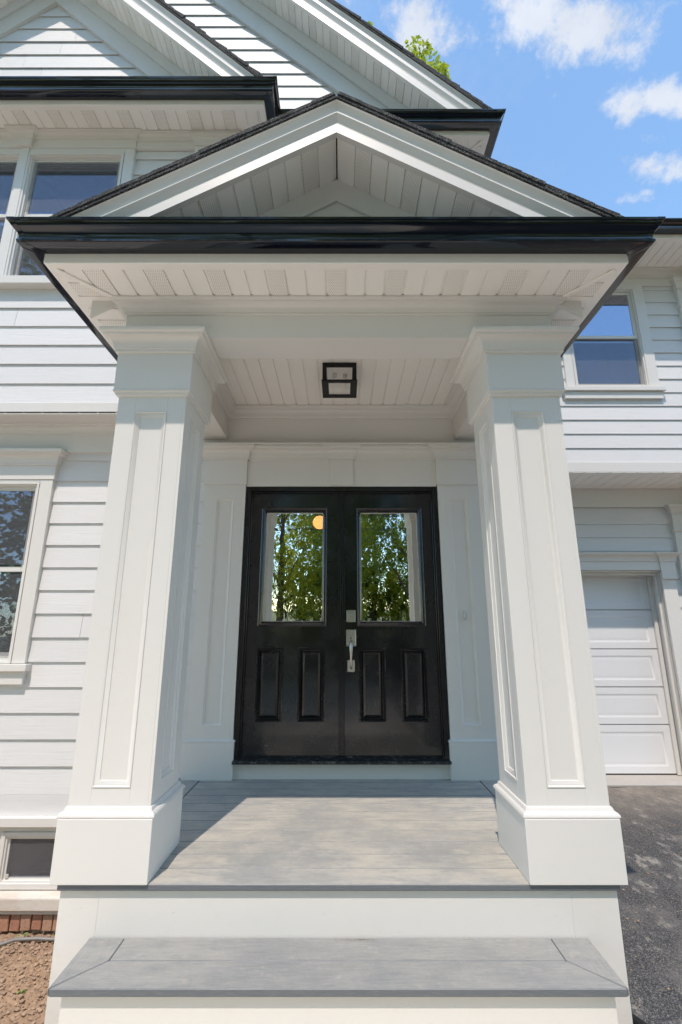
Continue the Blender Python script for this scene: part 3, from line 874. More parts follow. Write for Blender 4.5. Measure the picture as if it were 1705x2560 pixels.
MB().prism_x([(7.5, 5.62), (7.5, 5.645), (4.2, 7.42), (4.2, 7.38)], 1.15, 7.65).build('roof', 'shingle', H)

# garage front
YG, YD = 1.9, 2.1
soffit(H, 'overhang_soffit', [(1.15, YR - .008), (7.6, YR - .008), (7.6, YG + .02), (1.15, YG + .02)], 2.79, 0, .148, 3.05, 0, .008)
OX0, OX1, OZ1 = 1.40, 3.853, 1.742
ga_b = [2.341 - .1695 * k for k in range(18)][::-1]
wall_g = siding(H, 'wall', (1.15, 7.6), YG, ga_b, .1695, 2.56, [(OX0, OX1, -1.0, OZ1)], label='shaded lap siding round the garage door')
box('frieze_board', 'white_trim', H, 1.15, 7.6, YG - .022, YG + .03, 2.556, 2.788)
gd = MB().box(OX1, OX1 + .165, YG - .03, YG + .02, GZ, OZ1).box(OX0 - .165, OX0, YG - .03, YG + .02, GZ, OZ1).box(OX1 - .0, OX1 + .02, YG + .021, YD + .05, GZ, OZ1).box(OX0 - .02, OX0, YG + .021, YD + .05, GZ, OZ1).box(OX0 - .02, OX1 + .02, YG + .0, YD + .05, OZ1, OZ1 + .02).build('garage_door_surround', 'white_trim', H, bevel=.003)
box('head_board', 'white_trim', gd, OX0 - .165, OX1 + .165, YG - .034, YG + .02, OZ1 + .021, 1.87, .002)
rect_sweep(OX0 - .165, OX1 + .165, YG - .034, YG + .0, crown_profile(1.868, 1.972, .065)).build('head_cornice', 'white_trim', gd, smooth=30)
box('plinth_block', 'white_trim', gd, OX1 - .004, OX1 + .175, YG - .05, YG - .0345, 1.655, 1.868, .002)
rect_sweep(OX1 - .004, OX1 + .175, YG - .05, YG, crown_profile(1.866, 1.9725, .07)).build('cap', 'white_trim', gd, smooth=30)
MB().box(OX1 - .030, OX1 - .001, YG + .05, YG + .075, GZ, OZ1 - .03).box(OX0, OX1 - .001, YG + .05, YG + .075, OZ1 - .03, OZ1 - .001).box(OX1 - .05, OX1 - .001, YD - .04, YD - .012, GZ, OZ1 - .04).box(OX0, OX1 - .001, YD - .04, YD - .012, OZ1 - .04, OZ1 - .001).build('door_stop', 'white_trim', gd, bevel=.004)
# sectional garage door
door = box('garage_door', 'garage_white', H, OX0, OX1, YD + .02, YD + .05, GZ, OZ1 + .02, label='white sectional garage door with long raised panels')
seams = [GZ + .006, -.002, .410, .843, 1.304, 1.745]
for a, b in zip(seams[:-1], seams[1:]):
    m = MB().box(OX0 + .002, OX1 - .002, YD + .006, YD + .019, a + .004, b - .004)
    sec = m.build('door_section', 'garage_white', door, bevel=.003)
    px0, px1 = OX0 + .10, OX1 - .12
    pz0, pz1 = a + .075, b - .075
    o = MB()
    o.box(OX0 + .002, OX1 - .002, YD - .006, YD + .006, a + .006, pz0).box(OX0 + .002, OX1 - .002, YD - .006, YD + .006, pz1, b - .006)
    o.box(OX0 + .002, px0, YD - .006, YD + .006, pz0, pz1).box(px1, OX1 - .002, YD - .006, YD + .006, pz0, pz1)
    o.build('section_rail', 'garage_white', door)
    face_frame(px0, px1, pz0, pz1, [(0, YD - .006), (.008, YD - .004), (.012, YD - .001), (.030, YD - .0015), (.045, YD - .004), (.050, YD - .0045)]).build('raised_panel', 'garage_white', door, smooth=40)
    box('raised_panel', 'garage_white', door, px0 + .05, px1 - .05, YD - .0045, YD + .006, pz0 + .05, pz1 - .05)
box('door_seal', 'black_plastic', door, OX0, OX1, YD - .002, YD + .018, GZ + .001, GZ + .008)
cp = box('corner_pilaster', 'white_trim', H, 4.10, 4.55, YG - .034, YG + .03, GZ, 2.50, .002)
rect_sweep(4.10, 4.55, YG - .034, YG + .02, crown_profile(2.46, 2.575, .065)).build('pilaster_cap', 'white_trim', cp, smooth=30)
rect_sweep(4.10, 4.55, YG - .034, YG + .02, [(0, 2.235), (.016, 2.24), (.02, 2.255), (.012, 2.27), (0, 2.275)]).build('neck_moulding', 'white_trim', cp, smooth=30)

# =====================================================================================
# PORCH
# =====================================================================================
PX, RX = -0.014, -0.03
# deck: framing, then every board
dk = MB().box(-1.19, 1.165, -1.46, -.02, -.12, -.034).build('deck', 'stair_dark', H, label='grey composite porch floor')  # framing coloured near black to put shade into the board gaps
seam_y = [-1.510, -1.367, -1.226, -1.084, -.939, -.802, -.665, -.526, -.379, -.245, -.100, -.012]
for i in range(len(seam_y) - 1):
    a, b = seam_y[i] + .0013, seam_y[i + 1] - .0013
    x0, x1 = (-1.215, 1.186) if i == 0 else (-1.028, .996)
    xm, ym = (x0 + x1) / 2, (a + b) / 2
    o = MB().box(x0 - xm, x1 - xm, a - ym, b - ym, -.026, 0).build('plank', 'deck', dk, bevel=.0035)
    o.location = (xm, ym, 0)
for x0, x1 in ((-1.215, -1.032), (1.0, 1.186)):
    o = MB().box(-.7, .7, (x0 - x1) / 2, (x1 - x0) / 2, -.026, 0).build('plank', 'deck', dk, bevel=.0035)
    o.rotation_euler = (0, 0, math.pi / 2); o.location = ((x0 + x1) / 2, -.665 - .0, 0)
sk = MB().box(-1.204, 1.174, -1.482, -1.47, -1.3, -.0275).box(-1.207, -1.187, -1.47, -.05, -1.3, -.0275).box(1.157, 1.177, -1.47, .02, -1.3, -.0275).build('porch_skirt', 'white_trim', H, label='plain white skirt below the porch floor')
for a, b in ((-1.207, -1.0402), (-1.0398, .9790), (.9794, 1.177)):
    box('skirt_board', 'white_trim', sk, a, b, -1.490, -1.4825, -1.3, -.0275, .0004)
# bottom step
st = MB().box(-1.018, .988, -1.762, -1.491, -1.3, -.227).build('step', 'white_trim', H, label='white box step with grey composite tread')
def tread(poly, along_y=False):
    cxm = sum(p[0] for p in poly) / len(poly); cym = sum(p[1] for p in poly) / len(poly)
    if along_y:
        pl = [(p[1] - cym, -(p[0] - cxm)) for p in poly]
        o = MB().prism(pl, -.026, 0).build('plank', 'deck_tread', st, bevel=.003)
        o.rotation_euler = (0, 0, math.pi / 2)
    else:
        o = MB().prism([(p[0] - cxm, p[1] - cym) for p in poly], -.026, 0).build('plank', 'deck_tread', st, bevel=.003)
    o.location = (cxm, cym, -.2)
tread([(-.910, -1.6355), (.872, -1.6355), (.872, -1.494), (-.910, -1.494)])
tread([(-1.056, -1.787), (1.026, -1.787), (.873, -1.637), (-.911, -1.637)])
tread([(-1.060, -1.785), (-.9115, -1.635), (-.9115, -1.494), (-1.060, -1.494)], True)
tread([(1.030, -1.785), (1.030, -1.494), (.8735, -1.494), (.8735, -1.635)], True)

# columns
def column(cx, label):
    cy = -1.305
    h = 0.185
    zb, zt = .29, 2.295
    rec = .014
    pw, pz0, pz1 = .087, .365, 2.205
    m = MB().box(cx - h + rec, cx + h - rec, cy - h + rec, cy + h - rec, 0, 2.66)
    for k in range(4):      # stiles and rails applied to the four faces
        def tr(x, y, z):
            for _ in range(k): x, y = -y, x
            return (cx + x, cy + y, z)
        for (a, b, c, d) in ((-h, -pw, zb, zt), (pw, h - rec, zb, zt), (-pw, pw, zb, pz0), (-pw, pw, pz1, zt)):
            vs = [tr(*p) for p in ((a, -h, c), (b, -h, c), (b, -h + rec, c), (a, -h + rec, c), (a, -h, d), (b, -h, d), (b, -h + rec, d), (a, -h + rec, d))]
            m.add(vs, [(0, 3, 2, 1), (4, 5, 6, 7), (0, 1, 5, 4), (1, 2, 6, 5), (2, 3, 7, 6), (3, 0, 4, 7)])
    col = m.build('porch_column', 'white_trim', H, bevel=.0012, label=label)
    for k in range(4):
        f = face_frame(-pw, pw, pz0, pz1, [(0, -h), (.001, -h - .003), (.005, -h - .003), (.008, -h + .002), (.012, -h + .003), (.020, -h + .008), (.026, -h + .010), (.028, -h + rec)])
        vs = []
        for x, y, z in f.v:
            for _ in range(k): x, y = -y, x
            vs.append((cx + x, cy + y, z))
        f.v = vs
        f.build('panel_moulding', 'white_trim', col, smooth=35)
    a = .2085
    MB().box(cx - a, cx + a, cy - a - .006, cy + a - .006, .0005, .25).build('base', 'white_trim', col, bevel=.002)
    rect_sweep(cx - h, cx + h, cy - h, cy + h, [(0, .251), (.026, .251), (.029, .255), (.028, .262), (.022, .270), (.012, .275), (.010, .281), (.006, .290), (0, .292)]).build('base_moulding', 'white_trim', col, smooth=35)
    rect_sweep(cx - h, cx + h, cy - h, cy + h, [(0, 2.293), (.012, 2.296), (.016, 2.304), (.016, 2.310), (.024, 2.314), (.026, 2.322), (.024, 2.327), (0, 2.327)]).build('neck_moulding', 'white_trim', col, smooth=35)
    MB().box(cx - a, cx + a, cy - a, cy + a, 2.3275, 2.60).build('capital', 'white_trim', col, bevel=.002)
    rect_sweep(cx - a, cx + a, cy - a, cy + a, crown_profile(2.548, 2.662, .080)).build('capital_cornice', 'white_trim', col, smooth=30)
    return col
column(PX - 1.023, 'left porch column')
column(PX + 1.021, 'right porch column')

# beams, crown and ceiling
BL, BR = -1.236, 1.200
bm1 = box('porch_beam', 'white_trim', H, BL, BR, -1.486, -1.276, 2.664, 2.905)
box('beam_lip', 'white_trim', bm1, BL + .2, BR - .2, -1.2755, -1.226, 2.690, 2.905, .003)
box('porch_beam', 'white_trim', H, BL, -.986, -1.2755, -.0, 2.656, 2.905)
box('porch_beam', 'white_trim', H, .972, BR, -1.2755, -.0, 2.656, 2.905)
MB().rings([rect_ring(BL, BR, -1.486, .3, o, z) for o, z in crown_profile(2.808, 2.884, .075)]).build('crown_moulding', 'white_trim', H, smooth=30)
box('frieze_board', 'white_trim', H, -.985, .971, -.022, .03, 2.656, 2.96)
box('frieze_board', 'white_trim', H, -1.245, 1.245, -.026, .03, 2.50, 2.655)
cz = 2.955
def inner_ring(i, z): return [(-.986 + i, -1.226 + i, z), (.972 - i, -1.226 + i, z), (.972 - i, -.022 - i, z), (-.986 + i, -.022 - i, z)]
MB().rings([inner_ring(i, z) for i, z in [(0, 2.842), (.008, 2.842), (.010, 2.850), (.006, 2.856), (.014, 2.864)] + cove(.015, 2.866, .055, 2.925, 6) + [(.060, 2.935), (.068, 2.94), (.070, 2.953)]]).build('crown_moulding', 'white_trim', H, smooth=30)
soffit(H, 'porch_ceiling', [(-.93, -1.22), (.92, -1.22), (.92, -.08), (-.93, -.08)], cz, 0, .1064, .037, 0, .010)
# eave soffit round three sides
ZS = 2.885
XL, XR, YF = -1.532, 1.470, -1.800
soffit(H, 'eave_soffit', [(XL, YF), (XR, YF), (BR, -1.49), (BL, -1.49)], ZS, 0, .1064, -.03 - .053, 3, label='vented white soffit under the porch front eave')
soffit(H, 'eave_soffit', [(XL, YF), (BL, -1.49), (BL, .0), (XL, .0)], ZS, 1, .1064, -1.66, 3)
soffit(H, 'eave_soffit', [(XR, YF), (XR, .0), (BR, .0), (BR, -1.49)], ZS, 1, .1064, -1.66, 3)
for sx, xc, bx in ((-1, XL, BL), (1, XR, BR)):
    a = Vector((xc, YF)); b = Vector((bx, -1.486)); t = (b - a).normalized(); n = Vector((-t.y, t.x))
    a = a + t * .055
    MB().prism([tuple(a + n * .014), tuple(b + n * .014), tuple(b - n * .014), tuple(a - n * .014)], ZS - .010, ZS + .001).build('mitre_strip', 'vinyl', H, bevel=.003)
g = eave(H, XL, XR, YF, -.262, -.01, ZS, label='glossy black gutter round the porch eave')
# pediment
PS = 0.583
MB().prism_y([(RX - 1.50, 2.90), (RX + 1.50, 2.90), (RX + 1.50, 3.762 - PS * 1.5 + .0), (RX, 3.762), (RX - 1.50, 3.762 - PS * 1.5)], -1.50, -1.47).build('pediment', 'white_trim', H, label='plain white triangular pediment')
for sgn in (-1, 1):
    MB().prism_y([(RX, 3.755), (RX + sgn * 1.4, 3.755 - PS * 1.4), (RX + sgn * 1.4, 3.595 - PS * 1.4), (RX, 3.595)], -1.516, -1.5005).build('rake_frieze', 'white_trim', H)
    slope_soffit(H, RX, 3.755, sgn, PS, 1.42, YF, -1.505, phase=1)
    roof_slope(H, RX, 3.960, sgn, PS, 1.785, -1.848, -.02, .012, .14, .003, label='porch gable roof of dark asphalt shingles' if sgn > 0 else None)
rake(H, RX, YF, 3.952, 3.753, PS, 1.62, 1.62, 3.02)
MB().prism_x([(YF - .01, 3.03), (YF - .01, 3.045), (-1.46, 3.16), (-1.46, 3.14)], XL + .01, XR - .01).build('pent_roof', 'shingle', H)

# ---------------------------------------------------------------- front door surround
sur = box('door_surround', 'white_trim', H, -.802, .802, -.030, .03, .0005, .107, label='white panelled pilasters and frieze round the front door')
def pilaster(x0, x1):
    yf = -.045
    p0, p1, z0, z1 = x0 + .105, x1 - .092, .363, 2.119
    if x0 > 0: p0, p1 = x0 + .092, x1 - .105
    m = MB().box(x0, p0, yf, .03, .262, 2.239).box(p1, x1, yf, .03, .262, 2.239).box(p0, p1, yf, .03, .262, z0).box(p0, p1, yf, .03, z1, 2.239).box(p0, p1, yf + .013, .03, z0, z1)
    p = m.build('pilaster', 'white_trim', sur)
    face_frame(p0, p1, z0, z1, [(0, yf), (.001, yf - .002), (.005, yf - .002), (.009, yf + .003), (.018, yf + .006), (.022, yf + .013)]).build('panel_moulding', 'white_trim', sur, smooth=35)
    box('pilaster_base', 'white_trim', sur, x0 - .012, x1 + .012, yf - .018, .03, .0005, .255, .002)
    rect_sweep(x0, x1, yf, .0, [(0, .2555), (.018, .2555), (.018, .262), (.008, .27), (0, .274)]).build('base_moulding', 'white_trim', sur)
    box('frieze_block', 'white_trim', sur, x0 - .006, x1 + .006, yf - .012, .03, 2.2395, 2.50, .002)
    rect_sweep(x0 - .006, x1 + .006, yf - .012, .0, crown_profile(2.462, 2.578, .062)).build('cornice', 'white_trim', sur, smooth=30)
pilaster(-1.150, -.804)
pilaster(.804, 1.150)
box('frieze_board', 'white_trim', sur, -.797, .797, -.036, .03, 2.229, 2.50)
MB().rings([[(-.80, -.036 - o, z), (.80, -.036 - o, z)] for o, z in crown_profile(2.462, 2.577, .062)], False).build('cornice', 'white_trim', sur, smooth=30)
box('keystone', 'white_trim', sur, -.098, .098, -.050, -.0365, 2.236, 2.48, .002)
rect_sweep(-.098, .098, -.050, .0, crown_profile(2.462, 2.5785, .064)).build('keystone_cap', 'white_trim', sur, smooth=30)
box('cornice_top', 'white_trim', sur, -1.215, 1.215, -.122, .02, 2.579, 2.592, .002)

# door frame, sill, leaves
fr = MB().box(-.796, -.760, -.040, .06, .109, 2.226).box(.760, .796, -.040, .06, .109, 2.226).box(-.760, .760, -.040, .06, 2.190, 2.226).build('door_frame', 'door_frame_black', H, bevel=.002)
MB().box(-.760, -.748, -.018, .06, .109, 2.190).box(.748, .760, -.018, .06, .109, 2.190).box(-.748, .748, -.018, .06, 2.178, 2.190).build('frame_stop', 'door_frame_black', fr, bevel=.002)
MB().prism_x([(-.075, .1085), (-.075, .122), (-.066, .130), (-.02, .142), (.0, .150), (.06, .150), (.06, .1085)], -.7985, .7985).build('door_sill', 'sill_metal', fr, bevel=.002)
yd = .004
def bulged_pane(parent, x0, x1, z0, z1, y):
    # sealed double glazing bows outward by a few millimetres
    nx, nz = 14, 22
    v = []
    for j in range(nz + 1):
        for i in range(nx + 1):
            u, w = 2 * i / nx - 1, 2 * j / nz - 1
            v.append((x0 + (x1 - x0) * i / nx, y - .0045 * (1 - u * u) - .0080 * (1 - w * w), z0 + (z1 - z0) * j / nz))
    f = [(j * (nx + 1) + i, j * (nx + 1) + i + 1, (j + 1) * (nx + 1) + i + 1, (j + 1) * (nx + 1) + i) for j in range(nz) for i in range(nx)]
    return MB().add(v, f).build('pane', 'door_glass', parent, smooth=60)
def leaf(x0, x1, gx0, gx1, pans, nm_label):
    gz0, gz1, pz0, pz1 = 1.100, 2.035, .380, .925
    m = MB()
    xs = [x0, gx0, gx1, x1]
    m.box(x0, gx0, yd, yd + .045, gz0, gz1).box(gx1, x1, yd, yd + .045, gz0, gz1)
    m.box(x0, x1, yd, yd + .045, gz1, 2.177).box(x0, x1, yd, yd + .045, pz1, gz0).box(x0, x1, yd, yd + .045, .152, pz0)
    e = [x0, pans[0][0], pans[0][1], pans[1][0], pans[1][1], x1]
    for a, b in ((e[0], e[1]), (e[2], e[3]), (e[4], e[5])): m.box(a, b, yd, yd + .045, pz0, pz1)
    for a, b in pans: m.box(a, b, yd + .022, yd + .045, pz0, pz1)
    d = m.build('front_door', 'door_black', H, label=nm_label)
    # glazing frame, raised above the leaf
    face_frame(gx0 - .016, gx1 + .016, gz0 - .016, gz1 + .016, [(0, yd), (.001, yd - .010), (.008, yd - .013), (.013, yd - .010), (.016, yd - .012), (.024, yd - .014), (.030, yd - .008), (.036, yd + .004), (.040, yd + .010)]).build('glazing_frame', 'door_black', d, smooth=30)
    face_frame(gx0 + .022, gx1 - .022, gz0 + .022, gz1 - .022, [(0, yd + .0095), (.004, yd + .0095), (.004, yd + .02)]).build('glazing_bead', 'white_trim', d)
    bulged_pane(d, gx0 + .012, gx1 - .012, gz0 + .012, gz1 - .012, yd + .019)
    for a, b in pans:
        face_frame(a, b, pz0, pz1, [(0, yd), (.001, yd - .006), (.006, yd - .007), (.010, yd - .002), (.014, yd - .004), (.019, yd + .004), (.023, yd + .016), (.026, yd + .017), (.029, yd + .015), (.052, yd + .000), (.054, yd - .001)]).build('raised_panel', 'door_black', d, smooth=25)
        box('raised_panel', 'door_black', d, a + .054, b - .054, yd - .001, yd + .021, pz0 + .054, pz1 - .054)
    return d
dl = leaf(-.745, -.004, -.650, -.132, ((-.666, -.455), (-.342, -.129)), 'left leaf of the black half-glazed front door')
dr = leaf(.004, .745, .136, .652, ((.129, .342), (.455, .666)), 'right leaf of the black half-glazed front door')
MB().box(-.023, .023, yd - .016, yd - .0005, .152, 2.176).box(-.010, .010, yd - .022, yd - .0165, .152, 2.176).build('astragal', 'door_frame_black', dl, bevel=.005)
# lock set on the right leaf
db = box('deadbolt', 'nickel', dr, .035, .110, yd - .014, yd - .0005, 1.117, 1.211, .004)
def disc(name, mat, parent, x, z, r, y0, y1, n=24, bev=.0015):
    MB().prism_y([(x + r * math.cos(2 * math.pi * k / n), z + r * math.sin(2 * math.pi * k / n)) for k in range(n)], y0, y1).build(name, mat, parent, bevel=bev)
def tube_ring(c, u, v, r, n=12): return [tuple(c + u * (r * math.cos(2 * math.pi * k / n)) + v * (r * math.sin(2 * math.pi * k / n))) for k in range(n)]
disc('lock_cylinder', 'nickel', dr, .0725, 1.166, .026, yd - .026, yd - .0145)
disc('lock_face', 'nickel', dr, .0725, 1.166, .020, yd - .029, yd - .0265)
box('keyhole', 'dark_hole', dr, .0715, .0735, yd - .0302, yd - .0292, 1.155, 1.165)
MB().box(.032, .113, yd - .012, yd - .0005, .931, 1.061).build('handle_plate', 'nickel', dr, bevel=.005)
disc('key_slot', 'dark_hole', dr, .0725, .996, .006, yd - .0132, yd - .0122, 12, 0)
MB().box(.058, .087, yd - .024, yd - .0125, 1.008, 1.016).build('thumb_latch', 'nickel', dr, bevel=.003)
MB().box(.042, .101, yd - .012, yd - .0005, .740, .831).build('handle_plate', 'nickel', dr, bevel=.005)
path = [(yd - .010, .968, .013), (yd - .035, .966, .013), (yd - .054, .952, .0135), (yd - .060, .925, .013), (yd - .061, .89, .011), (yd - .059, .85, .009), (yd - .054, .81, .008), (yd - .044, .782, .008), (yd - .028, .770, .008), (yd - .010, .768, .009)]
rings = []
for i, (y, z, r) in enumerate(path):
    a = path[max(i - 1, 0)]; b = path[min(i + 1, len(path) - 1)]
    t = Vector((0, b[0] - a[0], b[1] - a[1])).normalized(); u = Vector((1, 0, 0)); v = t.cross(u)
    rings.append(tube_ring(Vector((.0725, y, z)), u, v, r))
MB().rings(rings, True, True).build('pull_handle', 'nickel', dr, smooth=60)

# hall behind the door with its stair
hall = MB()
a, b, c, e, y0, y1 = -1.9, 1.08, .1, 2.75, .07, 5.2
hall.add([(a, y0, c), (b, y0, c), (b, y0, e), (a, y0, e), (a, y1, c), (b, y1, c), (b, y1, e), (a, y1, e)], [(0, 1, 5, 4), (1, 2, 6, 5), (2, 3, 7, 6), (3, 0, 4, 7), (4, 5, 6, 7)])
hl = hall.build('hall_interior', 'hall_wall', H)
for k in range(10):
    y = 2.3 + .26 * k
    box('stair_riser', 'stair_wood', hl, .42, 1.07, y, y + .02, .1 + .185 * k, .1 + .185 * (k + 1) - .03)
    box('stair_tread', 'stair_dark', hl, .40, 1.075, y - .03, y + .26, .1 + .185 * (k + 1) - .03, .1 + .185 * (k + 1), .004)

# =====================================================================================
# THINGS ON THE HOUSE
# =====================================================================================
# ceiling lantern
lx, ly, lz0, lz1, s = -.016, -.636, 2.800, 2.950, .124
lt = root('ceiling_lantern', (lx, ly, lz1), 'black square box lantern with clear glass on the porch ceiling', 'light')
MB().box(lx - s, lx + s, ly - s, ly + s, lz1 - .010, lz1 + .003).build('canopy', 'lamp_black', lt, bevel=.002)
m = MB()
w = .029
for sx in (-1, 1):
    for sy in (-1, 1):
        m.box(lx + sx * s - (w if sx > 0 else 0), lx + sx * s + (0 if sx > 0 else w), ly + sy * s - (w if sy > 0 else 0), ly + sy * s + (0 if sy > 0 else w), lz0 + .013, lz1 - .0105)
m.box(lx - s + w, lx + s - w, ly - s, ly - s + .012, lz1 - .032, lz1 - .0105)
m.box(lx - s - .006, lx + s + .006, ly - s - .006, ly - s + .026, lz0, lz0 + .0125).box(lx - s - .006, lx + s + .006, ly + s - .034, ly + s + .006, lz0, lz0 + .0125)
m.box(lx - s - .006, lx - s + .044, ly - s + .026, ly + s - .034, lz0, lz0 + .0125).box(lx + s - .044, lx + s + .006, ly - s + .026, ly + s - .034, lz0, lz0 + .0125)
m.build('frame', 'lamp_black', lt, bevel=.001)
box('pane', 'lamp_glass', lt, lx - s + .03, lx + s - .03, ly - s + .03, ly + s - .03, lz0 + .013, lz0 + .016)
for sy in (-1, 1): box('pane', 'lamp_glass', lt, lx - s + w, lx + s - w, ly + sy * (s - .010) - .0015, ly + sy * (s - .010) + .0015, lz0 + .017, lz1 - .0325)
for sx in (-1, 1): box('pane', 'lamp_glass', lt, lx + sx * (s - .010) - .0015, lx + sx * (s - .010) + .0015, ly - s + w, ly + s - w, lz0 + .017, lz1 - .0105)
box('reflector', 'reflector', lt, lx - s + w, lx + s - w, ly - s + w, ly + s - w, lz1 - .014, lz1 - .0108)
for dx, dy in ((-.038, .0), (.040, .01)):
    MB().box(lx + dx - .016, lx + dx + .016, ly + dy - .012, ly + dy + .012, lz1 - .046, lz1 - .0145).build('socket', 'porcelain', lt, bevel=.003)
    rings = []
    for k in range(7):
        t = k / 6 * math.pi; r = .024 * math.sin(t) + .002
        rings.append(tube_ring(Vector((lx + dx, ly + dy, lz1 - .050 - .05 * k / 6)), Vector((1, 0, 0)), Vector((0, 1, 0)), r))
    MB().rings(rings, True, True).build('bulb', 'lamp_glass', lt, smooth=60)

# doorbell
bell = root('doorbell', (.966, -.033, 1.168), 'small white doorbell button on the right door pilaster', 'doorbell')
MB().box(.953, .979, -.044, -.0322, 1.135, 1.201).build('plate', 'porcelain', bell, bevel=.003)
MB().box(.960, .972, -.050, -.0442, 1.152, 1.184).build('button', 'button', bell, bevel=.003)

# globe pendant in the hall
gy = 2.2
gp = root('globe_pendant', (-.29, gy, 2.75), 'glowing orange globe pendant seen through the left door glass', 'light')
bm = bmesh.new(); bmesh.ops.create_uvsphere(bm, u_segments=24, v_segments=14, radius=.088)
me = bpy.data.meshes.new('globe'); bm.to_mesh(me); bm.free()
for p in me.polygons: p.use_smooth = True
me.materials.append(MATS['globe_glow'])
go = bpy.data.objects.new('globe', me); put(go, gp)
go.location = (-.285, gy, 2.43)
MB().box(-.289, -.281, gy - .004, gy + .004, 2.515, 2.749).build('stem', 'lamp_black', gp)

# =====================================================================================
# GROUND
# =====================================================================================
def gh(x, y):
    """ground height: dug-out strip by the wall on the left, level elsewhere"""
    base = -.60
    if x < -1.0:
        t = min(1, max(0, (y + 1.8) / 0.9)); t = t * t * (3 - 2 * t)
        s = min(1, max(0, (-1.0 - x) / .15)) * min(1, max(0, (x + 7.5) / 1.5))
        base = -.60 - .33 * t * s
    return base
def lin(a, b, n): return [a + (b - a) * i / n for i in range(n)]
xs = [-160, -90, -50, -30, -18, -10, -7, -5.5, -4.5] + lin(-3.9, -2.75, 12) + lin(-2.75, -1.20, 150) + [-1.2, -1.1, -1.0, -.5, 0, .5, 1.0, 2, 4, 6, 9, 14, 24, 45, 90, 160]
ys = [-160, -90, -50, -30, -20, -14, -10, -7, -5, -4, -3.3, -2.8] + lin(-2.4, -1.25, 12) + lin(-1.25, .04, 125) + [.04, .3, 1, 2, 4, 8, 14, 24, 50, 100, 200]
vs = []
for y in ys:
    for x in xs:
        z = gh(x, y)
        if -4 < x < -1.05 and -2.6 < y < .3:
            p = Vector((x, y, 0))
            fade = min(1, max(0, (y + 2.6) / .4))
            z += fade * (.050 * mnoise.fractal(p * 2.3, 1.0, 2.0, 3) + .016 * abs(mnoise.noise(p * 17)) + .011 * mnoise.noise(p * 38) + .012 * max(0, mnoise.noise(Vector((x * 30, y * 22, 4)))) + .007 * mnoise.noise(p * 75) + .005 * mnoise.noise(p * 130))
            if y > -.12: z -= .02 * (y + .12) / .12
        vs.append((x, y, z))
nx = len(xs)
fs = [(j * nx + i, j * nx + i + 1, (j + 1) * nx + i + 1, (j + 1) * nx + i) for j in range(len(ys) - 1) for i in range(nx - 1)]
gr = MB().add(vs, fs).build('ground', 'dirt', None, smooth=50)
gr['kind'] = 'structure'; gr['label'] = 'bare brown lumpy soil beside the porch'
def ground_z(x, y):
    import bisect
    i = min(max(bisect.bisect(xs, x) - 1, 0), nx - 2); j = min(max(bisect.bisect(ys, y) - 1, 0), len(ys) - 2)
    return max(vs[j * nx + i][2], vs[j * nx + i + 1][2], vs[(j + 1) * nx + i][2], vs[(j + 1) * nx + i + 1][2])

rd = random.Random(21)
def rock(r, seed, n=1):
    bm = bmesh.new(); bmesh.ops.create_icosphere(bm, subdivisions=n, radius=r)
    for v in bm.verts:
        v.co *= 1 + .45 * mnoise.noise(v.co / r * 1.1 + Vector((seed * 7.3, seed * 2.1, 0)))
        v.co.z *= .62
    m = MB(); m.v = [tuple(v.co) for v in bm.verts]; m.f = [tuple(v.index for v in f.verts) for f in bm.faces]; bm.free()
    return m
# loose clods: countless small ones as one mass
cl = MB()
for i in range(5200):
    x, y = rd.uniform(-2.7, -1.23), rd.uniform(-1.2, -.06)
    r = rd.choice((.003, .004, .004, .005, .006, .007, .009, .013)) * rd.uniform(.7, 1.3)
    k = rock(r, i, 1); z = ground_z(x, y) + r * .1; a = rd.uniform(0, 6.28)
    cl.add([(x + vx * math.cos(a) - vy * math.sin(a), y + vx * math.sin(a) + vy * math.cos(a), z + vz) for vx, vy, vz in k.v], k.f)
co = cl.build('soil_crumbs', 'clod', None, smooth=40)
co['kind'] = 'stuff'; co['label'] = 'loose crumbs and clods of brown soil by the wall'; co['category'] = 'soil'

# driveway with its concrete apron
nxd, nyd = 60, 90
dv = []
for j in range(nyd + 1):
    for i in range(nxd + 1):
        x = 1.180 + (5.2 - 1.18) * (i / nxd) ** 1.5; y = -26 + (1.70 + 26) * (1 - (1 - j / nyd) ** 2.2)
        e = .012 * mnoise.noise(Vector((x * 1.6, y * 1.6, 2))) + .006 * mnoise.noise(Vector((x * 6, y * 6, 5)))
        if j == nyd: y += .03 * mnoise.noise(Vector((x * 4, 1, 1)))
        dv.append((x, y, GZ - .012 + e * (0 if j == nyd else 1)))
df = [(j * (nxd + 1) + i, j * (nxd + 1) + i + 1, (j + 1) * (nxd + 1) + i + 1, (j + 1) * (nxd + 1) + i) for j in range(nyd) for i in range(nxd)]
d = MB().add(dv, df).build('driveway', 'asphalt', None, smooth=60)
d['kind'] = 'structure'; d['label'] = 'dusty dark asphalt driveway right of the porch'
ap = MB().box(1.15, 7.4, 1.72, 2.16, -.70, GZ - .004).build('garage_apron', 'apron', None)
ap['kind'] = 'structure'; ap['label'] = 'narrow concrete apron below the garage door'
bounce_pad = MB().box(-6.5, 1.17, -12.5, -1.83, -.75, -.555).build('path', 'concrete', None, bevel=.01)  # pad added out of view to bounce sunlight up under the porch
bounce_pad['kind'] = 'structure'; bounce_pad['label'] = 'pale concrete pad added before the step to bounce light under the porch'
